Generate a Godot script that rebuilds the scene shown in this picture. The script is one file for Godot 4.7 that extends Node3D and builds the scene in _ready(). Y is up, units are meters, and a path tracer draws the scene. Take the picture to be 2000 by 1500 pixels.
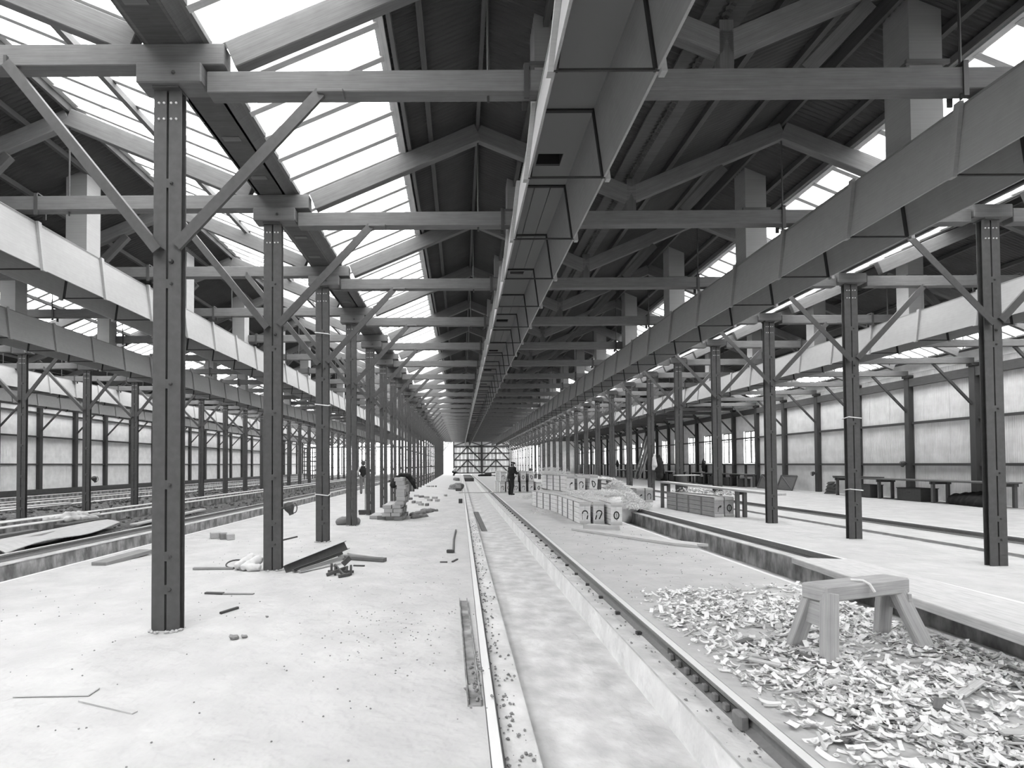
extends Node3D

const S := 3.05            # spacing of the columns along the shed
const Z0 := -5.444         # first column of the row left of the camera
const XA := -2.878
const XB := 8.212
const XC := -14.017
const XD := -25.1
const XE := 19.36
const NEND := 28           # the end wall stands at this column
const RIDGE := 3.18        # ridge from the column row
const SLOPE := 0.42
var M := {}
var cache := {}
var names := {}
var rng := RandomNumberGenerator.new()

func zr(n: float) -> float:
	return Z0 - S * n

func _ready() -> void:
	rng.seed = 11
	camera_and_sky()
	materials()
	shell()
	roofs()
	skylights()
	frames()
	troughs()
	pits_and_rails()
	end_wall()
	left_ground()
	crates()
	benches()
	floor_things()
	sawhorse_and_shavings()
	people()

func camera_and_sky() -> void:
	var cam := Camera3D.new()
	cam.name = "camera"
	var f := 1077.0
	var near := 0.05
	cam.projection = Camera3D.PROJECTION_FRUSTUM
	cam.keep_aspect = Camera3D.KEEP_HEIGHT
	cam.near = near
	cam.far = 600.0
	cam.size = 1500.0 / f * near
	cam.frustum_offset = Vector2((1000.0 - 898.9) / f * near, (884.6 - 750.0) / f * near)
	cam.position = Vector3(0, 1.603, 0)
	cam.basis = Basis(Vector3.RIGHT, 0.0206) * Basis(Vector3.BACK, -0.0061)
	add_child(cam)
	cam.current = true
	var env := Environment.new()
	var sm := ProceduralSkyMaterial.new()      # an even, bright overcast
	sm.sky_top_color = Color(0.93, 0.93, 0.93)
	sm.sky_horizon_color = Color(0.86, 0.86, 0.86)
	sm.ground_bottom_color = Color(0.55, 0.55, 0.55)
	sm.ground_horizon_color = Color(0.62, 0.62, 0.62)
	sm.sky_energy_multiplier = 1.0
	sm.ground_energy_multiplier = 1.0
	var sky := Sky.new()
	sky.sky_material = sm
	env.background_mode = Environment.BG_SKY
	env.sky = sky
	env.background_energy_multiplier = 4.0
	env.tonemap_mode = Environment.TONE_MAPPER_LINEAR
	env.tonemap_exposure = 3.6
	env.sdfgi_enabled = true
	env.ssao_enabled = true
	env.ssil_enabled = true
	var we := WorldEnvironment.new()
	we.name = "world_environment"
	we.environment = env
	add_child(we)

# ------------------------------------------------------------------ helpers

func numbered(parent: Node, called: String) -> String:
	var key := str(parent.get_instance_id()) + called
	var n: int = names.get(key, 0)
	names[key] = n + 1
	return called if n == 0 else "%s_%03d" % [called, n]

func gx(n: Node) -> Transform3D:
	var t := Transform3D()
	while n is Node3D and n != self:
		t = n.transform * t
		n = n.get_parent()
	return t

func tag(o: Node, label: String, category := "", group := "", kind := "") -> void:
	if label: o.set_meta("label", label)
	if category: o.set_meta("category", category)
	if group: o.set_meta("group", group)
	if kind: o.set_meta("kind", kind)

func thing(called: String, at: Vector3, label: String, category: String, group := "", turn := 0.0) -> Node3D:
	var o := Node3D.new()
	o.name = numbered(self, called)
	o.transform = Transform3D(Basis(Vector3.UP, turn), at)
	add_child(o, true)
	tag(o, label, category, group)
	return o

func struct(called: String, at := Vector3.ZERO, label := "", category := "") -> Node3D:
	var o := Node3D.new()
	o.name = numbered(self, called)
	o.position = at
	add_child(o, true)
	tag(o, label, category, "", "structure")
	return o

# xf is in the world; with local=true it is in the parent's own space
func put(called: String, mesh: Mesh, mat: String, parent: Node, xf := Transform3D(), local := false) -> MeshInstance3D:
	var o := MeshInstance3D.new()
	o.name = numbered(parent, called)
	o.mesh = mesh
	for i in mesh.get_surface_count():
		o.set_surface_override_material(i, M[mat])
	parent.add_child(o, true)
	o.transform = xf if local else gx(parent).affine_inverse() * xf
	return o

func new_st() -> SurfaceTool:
	var st := SurfaceTool.new()
	st.begin(Mesh.PRIMITIVE_TRIANGLES)
	return st

func tri(st: SurfaceTool, a: Vector3, b: Vector3, c: Vector3) -> void:   # counter-clockwise seen from outside
	var n := (b - a).cross(c - a).normalized()
	for p in [a, c, b]:
		st.set_normal(n)
		st.add_vertex(p)

func quad(st: SurfaceTool, a: Vector3, b: Vector3, c: Vector3, d: Vector3) -> void:
	var n := (b - a).cross(c - a).normalized()
	for p in [a, c, b, a, d, c]:
		st.set_normal(n)
		st.add_vertex(p)

func box(st: SurfaceTool, xf: Transform3D, s: Vector3) -> void:
	var p := []
	for i in 8:
		p.append(xf * (Vector3(-1 if i & 1 == 0 else 1, -1 if i & 2 == 0 else 1, -1 if i & 4 == 0 else 1) * s * 0.5))
	for f in [[0, 2, 3, 1], [4, 5, 7, 6], [0, 4, 6, 2], [1, 3, 7, 5], [0, 1, 5, 4], [2, 6, 7, 3]]:
		quad(st, p[f[0]], p[f[1]], p[f[2]], p[f[3]])

func boxat(st: SurfaceTool, x0: float, x1: float, y0: float, y1: float, z0: float, z1: float) -> void:
	box(st, Transform3D(Basis(), Vector3(x0 + x1, y0 + y1, z0 + z1) * 0.5), Vector3(absf(x1 - x0), absf(y1 - y0), absf(z1 - z0)))

func cbox(st: SurfaceTool, xf: Transform3D, s: Vector3, c: float) -> void:    # a box with chamfered edges
	var h := s * 0.5
	var v := {}
	for sx in [-1, 1]:
		for sy in [-1, 1]:
			for sz in [-1, 1]:
				var k := Vector3(sx, sy, sz)
				var b := k * h
				v[[sx, sy, sz, 0]] = xf * (b - Vector3(0, sy, sz) * c)
				v[[sx, sy, sz, 1]] = xf * (b - Vector3(sx, 0, sz) * c)
				v[[sx, sy, sz, 2]] = xf * (b - Vector3(sx, sy, 0) * c)
	var o := xf.origin
	var poly := func(ps: Array) -> void:
		var n: Vector3 = (ps[1] - ps[0]).cross(ps[2] - ps[0])
		var m := Vector3.ZERO
		for q in ps: m += q
		if n.dot(m / ps.size() - o) < 0: ps.reverse()
		if ps.size() == 4: quad(st, ps[0], ps[1], ps[2], ps[3])
		else: tri(st, ps[0], ps[1], ps[2])
	for s0 in [-1, 1]:
		poly.call([v[[s0, -1, -1, 0]], v[[s0, 1, -1, 0]], v[[s0, 1, 1, 0]], v[[s0, -1, 1, 0]]])
		poly.call([v[[-1, s0, -1, 1]], v[[1, s0, -1, 1]], v[[1, s0, 1, 1]], v[[-1, s0, 1, 1]]])
		poly.call([v[[-1, -1, s0, 2]], v[[1, -1, s0, 2]], v[[1, 1, s0, 2]], v[[-1, 1, s0, 2]]])
		for s1 in [-1, 1]:
			poly.call([v[[s0, s1, -1, 0]], v[[s0, s1, 1, 0]], v[[s0, s1, 1, 1]], v[[s0, s1, -1, 1]]])
			poly.call([v[[s0, -1, s1, 0]], v[[s0, 1, s1, 0]], v[[s0, 1, s1, 2]], v[[s0, -1, s1, 2]]])
			poly.call([v[[-1, s0, s1, 1]], v[[1, s0, s1, 1]], v[[1, s0, s1, 2]], v[[-1, s0, s1, 2]]])
			for s2 in [-1, 1]:
				poly.call([v[[s0, s1, s2, 0]], v[[s0, s1, s2, 1]], v[[s0, s1, s2, 2]]])

func bm(s: Vector3, c := 0.0) -> Mesh:      # shared box meshes
	var key := "b%.3f,%.3f,%.3f,%.3f" % [s.x, s.y, s.z, c]
	if not cache.has(key):
		var st := new_st()
		if c > 0: cbox(st, Transform3D(), s, c)
		else: box(st, Transform3D(), s)
		cache[key] = st.commit()
	return cache[key]

func along(a: Vector3, b: Vector3, up := Vector3.UP) -> Transform3D:   # x runs from a to b, y as near up as can be
	var x := (b - a).normalized()
	if absf(x.dot(up)) > 0.99: up = Vector3.BACK
	var z := x.cross(up).normalized()
	return Transform3D(Basis(x, z.cross(x), z), (a + b) * 0.5)

func bar(called: String, a: Vector3, b: Vector3, h: float, w: float, mat: String, parent: Node, c := 0.0, up := Vector3.UP) -> MeshInstance3D:
	return put(called, bm(Vector3(snappedf(a.distance_to(b), 0.002), h, w), c), mat, parent, along(a, b, up))

func barst(st: SurfaceTool, a: Vector3, b: Vector3, h: float, w: float, up := Vector3.UP) -> void:
	box(st, along(a, b, up), Vector3(a.distance_to(b), h, w))

func tube(st: SurfaceTool, pts: Array, r: float, sides := 8, r2 := -1.0) -> void:   # a round bar through points
	var rings := []
	var up := Vector3(0.31, 0.9, 0.13).normalized()
	for i in pts.size():
		var d: Vector3 = (pts[mini(i + 1, pts.size() - 1)] - pts[maxi(i - 1, 0)]).normalized()
		var x := up.cross(d).normalized()
		var y := d.cross(x)
		var ring := []
		var rr := r if r2 < 0 else lerpf(r, r2, float(i) / maxf(1, pts.size() - 1))
		for k in sides:
			var t := TAU * k / sides
			ring.append(pts[i] + (x * cos(t) + y * sin(t)) * rr)
		rings.append(ring)
	for i in pts.size() - 1:
		for k in sides:
			var l := (k + 1) % sides
			quad(st, rings[i][k], rings[i][l], rings[i + 1][l], rings[i + 1][k])
	for k in sides - 2:
		tri(st, rings[0][0], rings[0][k + 2], rings[0][k + 1])
		tri(st, rings[-1][0], rings[-1][k + 1], rings[-1][k + 2])

func lathe(st: SurfaceTool, prof: Array, sides := 20, xf := Transform3D()) -> void:   # prof: Vector2(radius, height) from bottom to top
	for i in prof.size() - 1:
		for k in sides:
			var a := TAU * k / sides
			var b := TAU * (k + 1) / sides
			var p := func(q: Vector2, t: float) -> Vector3: return xf * Vector3(q.x * cos(t), q.y, -q.x * sin(t))
			var q0: Vector2 = prof[i]
			var q1: Vector2 = prof[i + 1]
			if q0.x < 1e-5: tri(st, p.call(q0, a), p.call(q1, b), p.call(q1, a))
			elif q1.x < 1e-5: tri(st, p.call(q0, a), p.call(q0, b), p.call(q1, a))
			else: quad(st, p.call(q0, a), p.call(q0, b), p.call(q1, b), p.call(q1, a))

func prism(st: SurfaceTool, poly: Array, z0: float, z1: float, xf := Transform3D()) -> void:   # poly: counter-clockwise Vector2 seen from +z
	var n := poly.size()
	var idx := Geometry2D.triangulate_polygon(PackedVector2Array(poly))
	for i in range(0, idx.size(), 3):
		var a: Vector2 = poly[idx[i]]
		var b: Vector2 = poly[idx[i + 1]]
		var c: Vector2 = poly[idx[i + 2]]
		if (b - a).cross(c - a) < 0:
			var t := b; b = c; c = t
		tri(st, xf * Vector3(a.x, a.y, z1), xf * Vector3(b.x, b.y, z1), xf * Vector3(c.x, c.y, z1))
		tri(st, xf * Vector3(a.x, a.y, z0), xf * Vector3(c.x, c.y, z0), xf * Vector3(b.x, b.y, z0))
	for i in n:
		var a: Vector2 = poly[i]
		var b: Vector2 = poly[(i + 1) % n]
		quad(st, xf * Vector3(a.x, a.y, z0), xf * Vector3(b.x, b.y, z0), xf * Vector3(b.x, b.y, z1), xf * Vector3(a.x, a.y, z1))

# one smooth surface round a set of tapered capsules [a, b, ra, rb]
func blob(bones: Array, cell: float, k: float, bump := 0.0, bump_size := 0.1) -> ArrayMesh:
	var lo := Vector3.INF
	var hi := -Vector3.INF
	for b in bones:
		var r := Vector3.ONE * (maxf(b[2], b[3]) + k + 2 * cell)
		lo = lo.min(b[0].min(b[1]) - r)
		hi = hi.max(b[0].max(b[1]) + r)
	var nx := int((hi.x - lo.x) / cell) + 2
	var ny := int((hi.y - lo.y) / cell) + 2
	var nz := int((hi.z - lo.z) / cell) + 2
	var f := PackedFloat32Array()
	f.resize(nx * ny * nz)
	f.fill(1.0)
	for b in bones:
		var a: Vector3 = b[0]
		var d: Vector3 = b[1] - a
		var dd := maxf(d.length_squared(), 1e-9)
		var m: float = maxf(b[2], b[3]) + k + 2 * cell
		var i0 := ((a.min(b[1]) - Vector3.ONE * m - lo) / cell).floor()
		var i1 := ((a.max(b[1]) + Vector3.ONE * m - lo) / cell).ceil()
		for z in range(maxi(0, int(i0.z)), mini(nz, int(i1.z) + 1)):
			for y in range(maxi(0, int(i0.y)), mini(ny, int(i1.y) + 1)):
				var row := (z * ny + y) * nx
				for x in range(maxi(0, int(i0.x)), mini(nx, int(i1.x) + 1)):
					var p := lo + Vector3(x, y, z) * cell - a
					var t := clampf(p.dot(d) / dd, 0, 1)
					var v: float = (p - d * t).length() - lerpf(b[2], b[3], t)
					var o := f[row + x]
					var h := maxf(k - absf(o - v), 0) / k
					f[row + x] = minf(o, v) - h * h * k * 0.25
	if bump > 0:
		var nn := FastNoiseLite.new()
		nn.seed = 5
		nn.frequency = 1.0 / bump_size
		for z in nz:
			for y in ny:
				for x in nx:
					var i := (z * ny + y) * nx + x
					if absf(f[i]) < 3 * cell + bump:
						var p := lo + Vector3(x, y, z) * cell
						f[i] += bump * nn.get_noise_3d(p.x, p.y, p.z)
	var at := {}
	var verts := PackedVector3Array()
	for z in nz - 1:
		for y in ny - 1:
			for x in nx - 1:
				var i := (z * ny + y) * nx + x
				var c := [f[i], f[i + 1], f[i + nx], f[i + nx + 1], f[i + nx * ny], f[i + nx * ny + 1], f[i + nx * ny + nx], f[i + nx * ny + nx + 1]]
				var inside := 0
				for q in 8:
					if c[q] < 0: inside += 1
				if inside == 0 or inside == 8: continue
				var sum := Vector3.ZERO
				var num := 0
				for e in [[0, 1], [2, 3], [4, 5], [6, 7], [0, 2], [1, 3], [4, 6], [5, 7], [0, 4], [1, 5], [2, 6], [3, 7]]:
					var u: float = c[e[0]]
					var w: float = c[e[1]]
					if (u < 0) != (w < 0):
						var pa := Vector3(e[0] & 1, (e[0] >> 1) & 1, e[0] >> 2)
						var pb := Vector3(e[1] & 1, (e[1] >> 1) & 1, e[1] >> 2)
						sum += pa.lerp(pb, u / (u - w))
						num += 1
				at[i] = verts.size()
				verts.append(lo + (Vector3(x, y, z) + sum / num) * cell)
	var st := new_st()
	st.set_smooth_group(0)
	for v in verts: st.add_vertex(v)
	var steps := [1, nx, nx * ny]
	for i in at:
		for ax in 3:
			var j: int = i + steps[ax]
			if j >= f.size() or (f[i] < 0) == (f[j] < 0): continue
			var u: int = steps[(ax + 1) % 3]
			var w: int = steps[(ax + 2) % 3]
			if not (at.has(i - u) and at.has(i - w) and at.has(i - u - w)): continue
			var q := [at[i], at[i - u], at[i - u - w], at[i - w]]
			if f[i] < 0: q.reverse()
			for o in [0, 1, 2, 0, 2, 3]: st.add_index(q[o])
	st.generate_normals()
	return st.commit()

const ORD := ["first", "second", "third", "fourth", "fifth", "sixth", "seventh", "eighth", "ninth", "tenth", "eleventh", "twelfth", "thirteenth", "fourteenth", "fifteenth", "sixteenth", "seventeenth", "eighteenth", "nineteenth", "twentieth", "twenty-first", "twenty-second", "twenty-third", "twenty-fourth", "twenty-fifth", "twenty-sixth", "twenty-seventh", "twenty-eighth", "twenty-ninth", "thirtieth", "thirty-first", "thirty-second"]

# ------------------------------------------------------------------ materials

func noise_tex(freq: float, lo: float, hi: float, sd: int, oct := 4, size := 512, normal := 0.0) -> NoiseTexture2D:
	var t := NoiseTexture2D.new()
	var n := FastNoiseLite.new()
	n.seed = sd
	n.frequency = freq
	n.fractal_octaves = oct
	t.width = size
	t.height = size
	t.seamless = true
	t.noise = n
	if normal > 0:
		t.as_normal_map = true
		t.bump_strength = normal
	else:
		var g := Gradient.new()
		g.offsets = PackedFloat32Array([0.15, 0.85])
		g.colors = PackedColorArray([Color(lo, lo, lo), Color(hi, hi, hi)])
		t.color_ramp = g
	return t

func grain_tex(lo: float, hi: float, sd: int) -> ImageTexture:    # wood: fine streaks that run along u
	var n := FastNoiseLite.new()
	n.seed = sd
	n.frequency = 0.02
	n.fractal_octaves = 3
	var n2 := FastNoiseLite.new()
	n2.seed = sd + 7
	n2.frequency = 0.01
	var im := Image.create(256, 256, false, Image.FORMAT_RGB8)
	for y in 256:
		for x in 256:
			var bx := minf(x, 255 - x) * 0.35
			var v := 0.5 + 0.55 * n.get_noise_2d(bx, y * 6.0) + 0.35 * n2.get_noise_2d(bx * 4.0, y)
			v = clampf(lerpf(lo, hi, clampf(v, 0, 1)), 0, 1)
			im.set_pixel(x, y, Color(v, v, v))
	return ImageTexture.create_from_image(im)

func mat(called: String, grey: float, rough: float, tex: Texture2D = null, scale := Vector3.ONE, world := false, norm: Texture2D = null, nstr := 1.0) -> StandardMaterial3D:
	var m := StandardMaterial3D.new()
	m.resource_name = called
	m.albedo_color = Color(grey, grey, grey)
	m.roughness = rough
	m.metallic_specular = 0.35
	if tex or norm:
		m.uv1_triplanar = true
		m.uv1_world_triplanar = world
		m.uv1_scale = scale
	if tex: m.albedo_texture = tex
	if norm:
		m.normal_enabled = true
		m.normal_texture = norm
		m.normal_scale = nstr
	m.cull_mode = BaseMaterial3D.CULL_DISABLED
	M[called] = m
	return m

func materials() -> void:
	var blotch := noise_tex(0.008, 0.86, 1.0, 3)
	var fine := noise_tex(0.05, 0.82, 1.0, 4)
	var stain := noise_tex(0.012, 0.58, 1.0, 9)
	var gnorm := noise_tex(0.03, 0, 1, 14, 5, 512, 6.0)
	var grain := grain_tex(0.84, 1.0, 21)
	var rust := noise_tex(0.02, 0.92, 1.0, 31)
	var W := Vector3(0.9, 2.2, 2.2)
	mat("floor", 0.7, 0.9, noise_tex(0.006, 0.94, 1.0, 5, 6, 1024), Vector3.ONE * 0.22, true, gnorm, 0.5)
	mat("concrete", 0.78, 0.9, blotch, Vector3.ONE * 0.5, true, gnorm, 0.4)
	mat("pit_wall", 0.88, 0.9, noise_tex(0.01, 0.92, 1.0, 6), Vector3(0.3, 0.2, 0.3), true, gnorm, 0.4)
	mat("stained", 0.64, 0.9, stain, Vector3(0.5, 0.25, 0.5), true, gnorm, 0.4)
	mat("dirt", 0.42, 0.95, noise_tex(0.02, 0.55, 1.1, 7, 5), Vector3.ONE * 0.6, true, gnorm, 1.0)
	mat("steel", 0.31, 0.55, rust, Vector3.ONE * 0.8, false)
	mat("iron", 0.26, 0.55)
	mat("rail", 0.46, 0.5, rust, Vector3.ONE * 1.5, true)
	mat("rail_worn", 0.8, 0.45)
	mat("timber", 0.43, 0.8, grain, W)
	mat("timber_dark", 0.34, 0.85, grain, W)
	mat("timber_light", 0.76, 0.8, grain, W)
	mat("crate", 0.88, 0.8, grain, W)
	mat("crate_grey", 0.68, 0.85, grain, W)
	mat("batten", 0.55, 0.8, grain, W)
	mat("panel", 0.58, 0.75, grain_tex(0.93, 1.0, 40), Vector3(0.5, 1.5, 1.5))
	mat("strap", 0.2, 0.8)
	mat("roof_sheet", 0.27, 0.7, blotch, Vector3.ONE * 0.4, true)
	mat("wall_sheet", 0.97, 0.6, noise_tex(0.01, 0.9, 1.0, 17), Vector3(0.3, 0.3, 0.3), true)
	mat("wall_sheet_right", 0.85, 0.6, noise_tex(0.01, 0.9, 1.0, 18), Vector3(0.3, 0.3, 0.3), true)
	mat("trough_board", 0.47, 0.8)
	mat("wall_post", 0.26, 0.7)
	mat("paint", 0.16, 0.8)
	mat("brick", 0.7, 0.9, fine, Vector3.ONE * 3.0, true)
	mat("brick_dark", 0.52, 0.9, fine, Vector3.ONE * 3.0, true)
	mat("cloth_dark", 0.16, 0.95)
	mat("cloth", 0.5, 0.95, fine, Vector3.ONE * 4.0)
	mat("cloth_light", 0.75, 0.95)
	mat("skin", 0.5, 0.6)
	mat("straw", 0.82, 0.9)
	mat("shaving", 0.86, 0.8)
	mat("stone", 0.5, 0.9)
	mat("rope", 0.85, 0.9)
	var g := mat("glass", 0.95, 0.02)
	g.albedo_color = Color(0.96, 0.96, 0.96, 0.08)
	g.transparency = BaseMaterial3D.TRANSPARENCY_ALPHA

# ------------------------------------------------------------------ floor, walls

func corr(length: float, width: float, waves: int, amp: float, segs: int) -> Mesh:   # corrugated sheet: x along the waves, z across, y up
	var key := "c%.3f,%.3f,%d,%d" % [length, width, waves, segs]
	if cache.has(key): return cache[key]
	var st := new_st()
	corr_into(st, Transform3D(), length, width, waves, amp, segs)
	cache[key] = st.commit()
	return cache[key]

func corr_into(st: SurfaceTool, xf: Transform3D, length: float, width: float, waves: int, amp: float, segs: int) -> void:
	var n := waves * segs
	for i in n:
		var p := []
		for k in 2:
			var t := float(i + k) / n
			p.append(Vector3(0, amp * cos(TAU * waves * t), (t - 0.5) * width))
		var x := Vector3(length * 0.5, 0, 0)
		quad(st, xf * (p[0] - x), xf * (p[1] - x), xf * (p[1] + x), xf * (p[0] + x))

func slab(called: String, x0: float, x1: float, y0: float, y1: float, z0: float, z1: float, m: String, parent: Node) -> MeshInstance3D:
	var st := new_st()
	boxat(st, x0, x1, y0, y1, z0, z1)
	return put(called, st.commit(), m, parent)

const ZB := 7.2      # wall behind the camera
const ZE := -91.2    # end wall

func shell() -> void:
	var f := struct("floor", Vector3.ZERO, "pale dusty concrete floor cut by long inspection pits")
	slab("slab", -6.357, 0.153, -0.4, 0.0, ZE, ZB, "floor", f)
	slab("slab", 1.907, 4.373, -0.4, 0.0, ZE, ZB, "floor", f)
	slab("slab", 6.127, 9.25, -0.4, 0.0, ZE, ZB, "floor", f)
	slab("slab", 9.60, XE + 0.3, -0.4, 0.0, ZE, ZB, "floor", f)
	slab("groove", 9.25, 9.60, -0.4, -0.05, ZE, ZB, "stained", f)
	# ground outside the shed
	var g := struct("trim_1", Vector3.ZERO, "pale bare ground outside the open end of the shed")
	slab("ground", -150, 150, -0.8, -0.45, -300, 120, "concrete", g)
	# left wall: light sheets between dark posts
	var wl := struct("wall_left", Vector3(XD, 0, 0), "long light corrugated wall on the left")
	var bx := Basis(Vector3.UP, Vector3.RIGHT, Vector3.FORWARD)   # x up, y into the shed
	for n in range(7, NEND):
		for k in 5:
			put("wall_sheet", corr(5.9, 0.625, 8, 0.009, 4), "wall_sheet", wl, Transform3D(bx, Vector3(XD - 0.12 - 0.006 * (k % 2), 2.85, zr(n) - 0.305 - 0.61 * k)))
	slab("wall_sheet_near", XD - 0.16, XD - 0.12, -0.1, 5.8, zr(7), ZB, "wall_sheet", wl)
	slab("wall_lining", XD - 0.3, XD - 0.17, -0.5, 5.9, ZE, ZB, "wall_sheet", wl)
	for y in [1.75, 3.40, 4.82]:
		bar("girt", Vector3(XD - 0.04, y, ZB), Vector3(XD - 0.04, y, ZE), 0.10, 0.10, "wall_post", wl)
	bar("sill_beam", Vector3(XD + 0.02, 0.12, ZB), Vector3(XD + 0.02, 0.12, ZE), 0.30, 0.2, "timber_dark", wl)
	bar("wall_plate", Vector3(XD, 5.42, ZB), Vector3(XD, 5.42, ZE), 0.24, 0.16, "timber_dark", wl)
	# right wall: sheets as far as the tenth post, then windows
	var wr := struct("wall_right", Vector3(XE, 0, 0), "long light corrugated wall on the right with windows further down")
	var by := Basis(Vector3.UP, Vector3.LEFT, Vector3.BACK)
	for n in range(3, NEND):
		for k in 5:
			var z := zr(n) - 0.305 - 0.61 * k
			if n < 10:
				put("wall_sheet", corr(5.6, 0.625, 8, 0.009, 4), "wall_sheet_right", wr, Transform3D(by, Vector3(XE + 0.12 + 0.006 * (k % 2), 2.65, z)))
			else:
				put("wall_sheet_low", corr(1.62, 0.625, 8, 0.009, 4), "wall_sheet_right", wr, Transform3D(by, Vector3(XE + 0.12, 0.72, z)))
				put("wall_sheet_high", corr(1.8, 0.625, 8, 0.009, 4), "wall_sheet_right", wr, Transform3D(by, Vector3(XE + 0.12, 4.60, z)))
				if k == 3 or k == 4:
					put("wall_sheet_side", corr(2.25, 0.625, 8, 0.009, 4), "wall_sheet_right", wr, Transform3D(by, Vector3(XE + 0.125, 2.62, z - 0.08)))
	slab("wall_sheet_near", XE + 0.12, XE + 0.16, -0.1, 5.5, zr(3), ZB, "wall_sheet_right", wr)
	for r in [[-0.5, 1.5], [3.72, 5.9]]:
		slab("wall_lining", XE + 0.17, XE + 0.3, r[0], r[1], ZE, ZB, "wall_sheet_right", wr)
	slab("wall_lining", XE + 0.17, XE + 0.3, 1.5, 3.72, zr(10), ZB, "wall_sheet_right", wr)
	for y in [1.48, 3.25]:
		bar("girt", Vector3(XE + 0.04, y, ZB), Vector3(XE + 0.04, y, ZE), 0.10, 0.09, "wall_post", wr)
	bar("wall_plate", Vector3(XE, 4.98, ZB), Vector3(XE, 4.98, ZE), 0.34, 0.14, "timber_dark", wr)
	for n in range(10, NEND):
		bar("stud", Vector3(XE + 0.04, 0, zr(n) - 1.55), Vector3(XE + 0.04, 1.46, zr(n) - 1.55), 0.1, 0.12, "wall_post", wr)
		wall_window(n)
	var wb := struct("wall_back")
	slab("wall_panel", XD - 0.3, XE + 0.3, -0.5, 8.0, ZB, ZB + 0.2, "wall_sheet", wb)

func wall_window(n: int) -> void:     # two sashes beside each post, with a row of small panes on top
	var w := struct("window_%d" % (n - 1), Vector3(XE + 0.10, 1.56, zr(n)), "tall two-sash window in the right wall, %s from the near end" % ORD[n - 10])
	var x := XE + 0.10
	for k in 2:
		var za := zr(n) - 0.14 - 0.80 * k
		var zb := za - 0.72
		for z in [za, zb]:
			bar("stile", Vector3(x, 1.56, z), Vector3(x, 3.70, z), 0.06, 0.06, "timber", w)
		for y in [1.58, 3.10, 3.68]:
			bar("rail", Vector3(x, y, za), Vector3(x, y, zb), 0.06, 0.06, "timber", w)
		var st := new_st()
		for i in [1, 2]:
			boxat(st, x - 0.01, x + 0.01, 1.58, 3.68, za - 0.24 * i - 0.008, za - 0.24 * i + 0.008)
		for i in [1, 2, 3]:
			boxat(st, x - 0.01, x + 0.01, 1.58 + 0.38 * i - 0.006, 1.58 + 0.38 * i + 0.006, zb, za)
		put("glazing_bars", st.commit(), "timber", w)
		put("pane", bm(Vector3(0.004, 2.06, 0.66)), "glass", w, Transform3D(Basis(), Vector3(x + 0.012, 2.63, (za + zb) * 0.5)))

# ------------------------------------------------------------------ roof

func ys(off: float) -> float:
	return 5.72 + SLOPE * off

func spans() -> Array:      # left column, right column, height offset
	return [[XD, XC, 0.0], [XC, XA, 0.28], [XA, XB, 0.0], [XB, XE, 0.0]]

func roofs() -> void:
	var c := struct("ceiling", Vector3(0, 5.7, 0), "dark corrugated sheet roof slopes on timber trusses")
	var edge := sqrt(1.0 + SLOPE * SLOPE)
	for s in spans():
		var h: float = (s[1] - s[0]) * 0.5
		for side in [1, -1]:
			var xc: float = s[0] if side > 0 else s[1]
			var eside: bool = is_equal_approx(s[1], XE) and side < 0
			var lower := 0.25 if eside else 1.96
			if side < 0 and s[1] < 0: lower = 3.09
			for pl in [[3.09 if eside else lower, RIDGE + 0.03, 1, 0], [RIDGE - 0.02, h + 0.04, -1, 0], [0.25, 3.12, 1, 1]]:
				if pl[3] == 1 and not eside: continue
				var rest := new_st()
				for n in range(-4, NEND + 1):
					if pl[3] == 1 and n < 10: continue
					for k in 4:
						var z := zr(n) - S * (k + 0.5) / 4.0
						if z < ZE: continue
						var y1: float = ys(pl[0]) if pl[2] > 0 else ys(RIDGE)
						var y2: float = ys(pl[1]) if pl[2] > 0 else ys(RIDGE) - SLOPE * (pl[1] - RIDGE)
						var a := Vector3(xc + side * pl[0], y1 + s[2], z)
						var b := Vector3(xc + side * pl[1], y2 + s[2], z)
						var near: bool = n >= 0 and n < 6 and (is_equal_approx(s[0], XA) or (is_equal_approx(s[1], XA) and side < 0)) and pl[3] == 0
						if near:
							put("roof_sheet", corr(snappedf(a.distance_to(b), 0.002), 0.80, 10, 0.011, 6), "roof_sheet", c, along(a, b))
						else:
							corr_into(rest, along(a, b), a.distance_to(b), S / 4, 10, 0.011, 3)
				put("roof_sheets", rest.commit(), "roof_sheet", c).set_meta("kind", "stuff")
			# purlins and the ridge board under the dark slopes
			for off in [2.45, 3.9, 4.9]:
				var y: float = ys(off) if off < RIDGE else ys(RIDGE) - SLOPE * (off - RIDGE)
				if off < h and not (lower > 3 and off < 3) and not (eside and off < 3):
					bar("purlin", Vector3(xc + side * off, y + s[2] - 0.06, ZB), Vector3(xc + side * off, y + s[2] - 0.06, ZE), 0.09, 0.07, "timber_dark", c)
			bar("ridge_board", Vector3(xc + side * RIDGE, ys(RIDGE) + s[2] - 0.12, ZB), Vector3(xc + side * RIDGE, ys(RIDGE) + s[2] - 0.12, ZE), 0.2, 0.05, "timber_dark", c)
		slab("valley_board", s[0] + h - 0.22, s[0] + h + 0.22, ys(RIDGE) - SLOPE * (h - RIDGE) + s[2] + 0.02, ys(RIDGE) - SLOPE * (h - RIDGE) + s[2] + 0.05, ZE, ZB, "timber_dark", c)
	# eave strips that close the shed above the side walls
	slab("eave_board", XD - 0.3, XD + 0.35, 5.83, 5.87, ZE, ZB, "timber_dark", c)
	slab("eave_board", XE - 0.35, XE + 0.3, 5.83, 5.87, ZE, ZB, "timber_dark", c)
	slab("wall_top", XE + 0.1, XE + 0.3, 5.4, 5.85, ZE, ZB, "wall_sheet", c)

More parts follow.
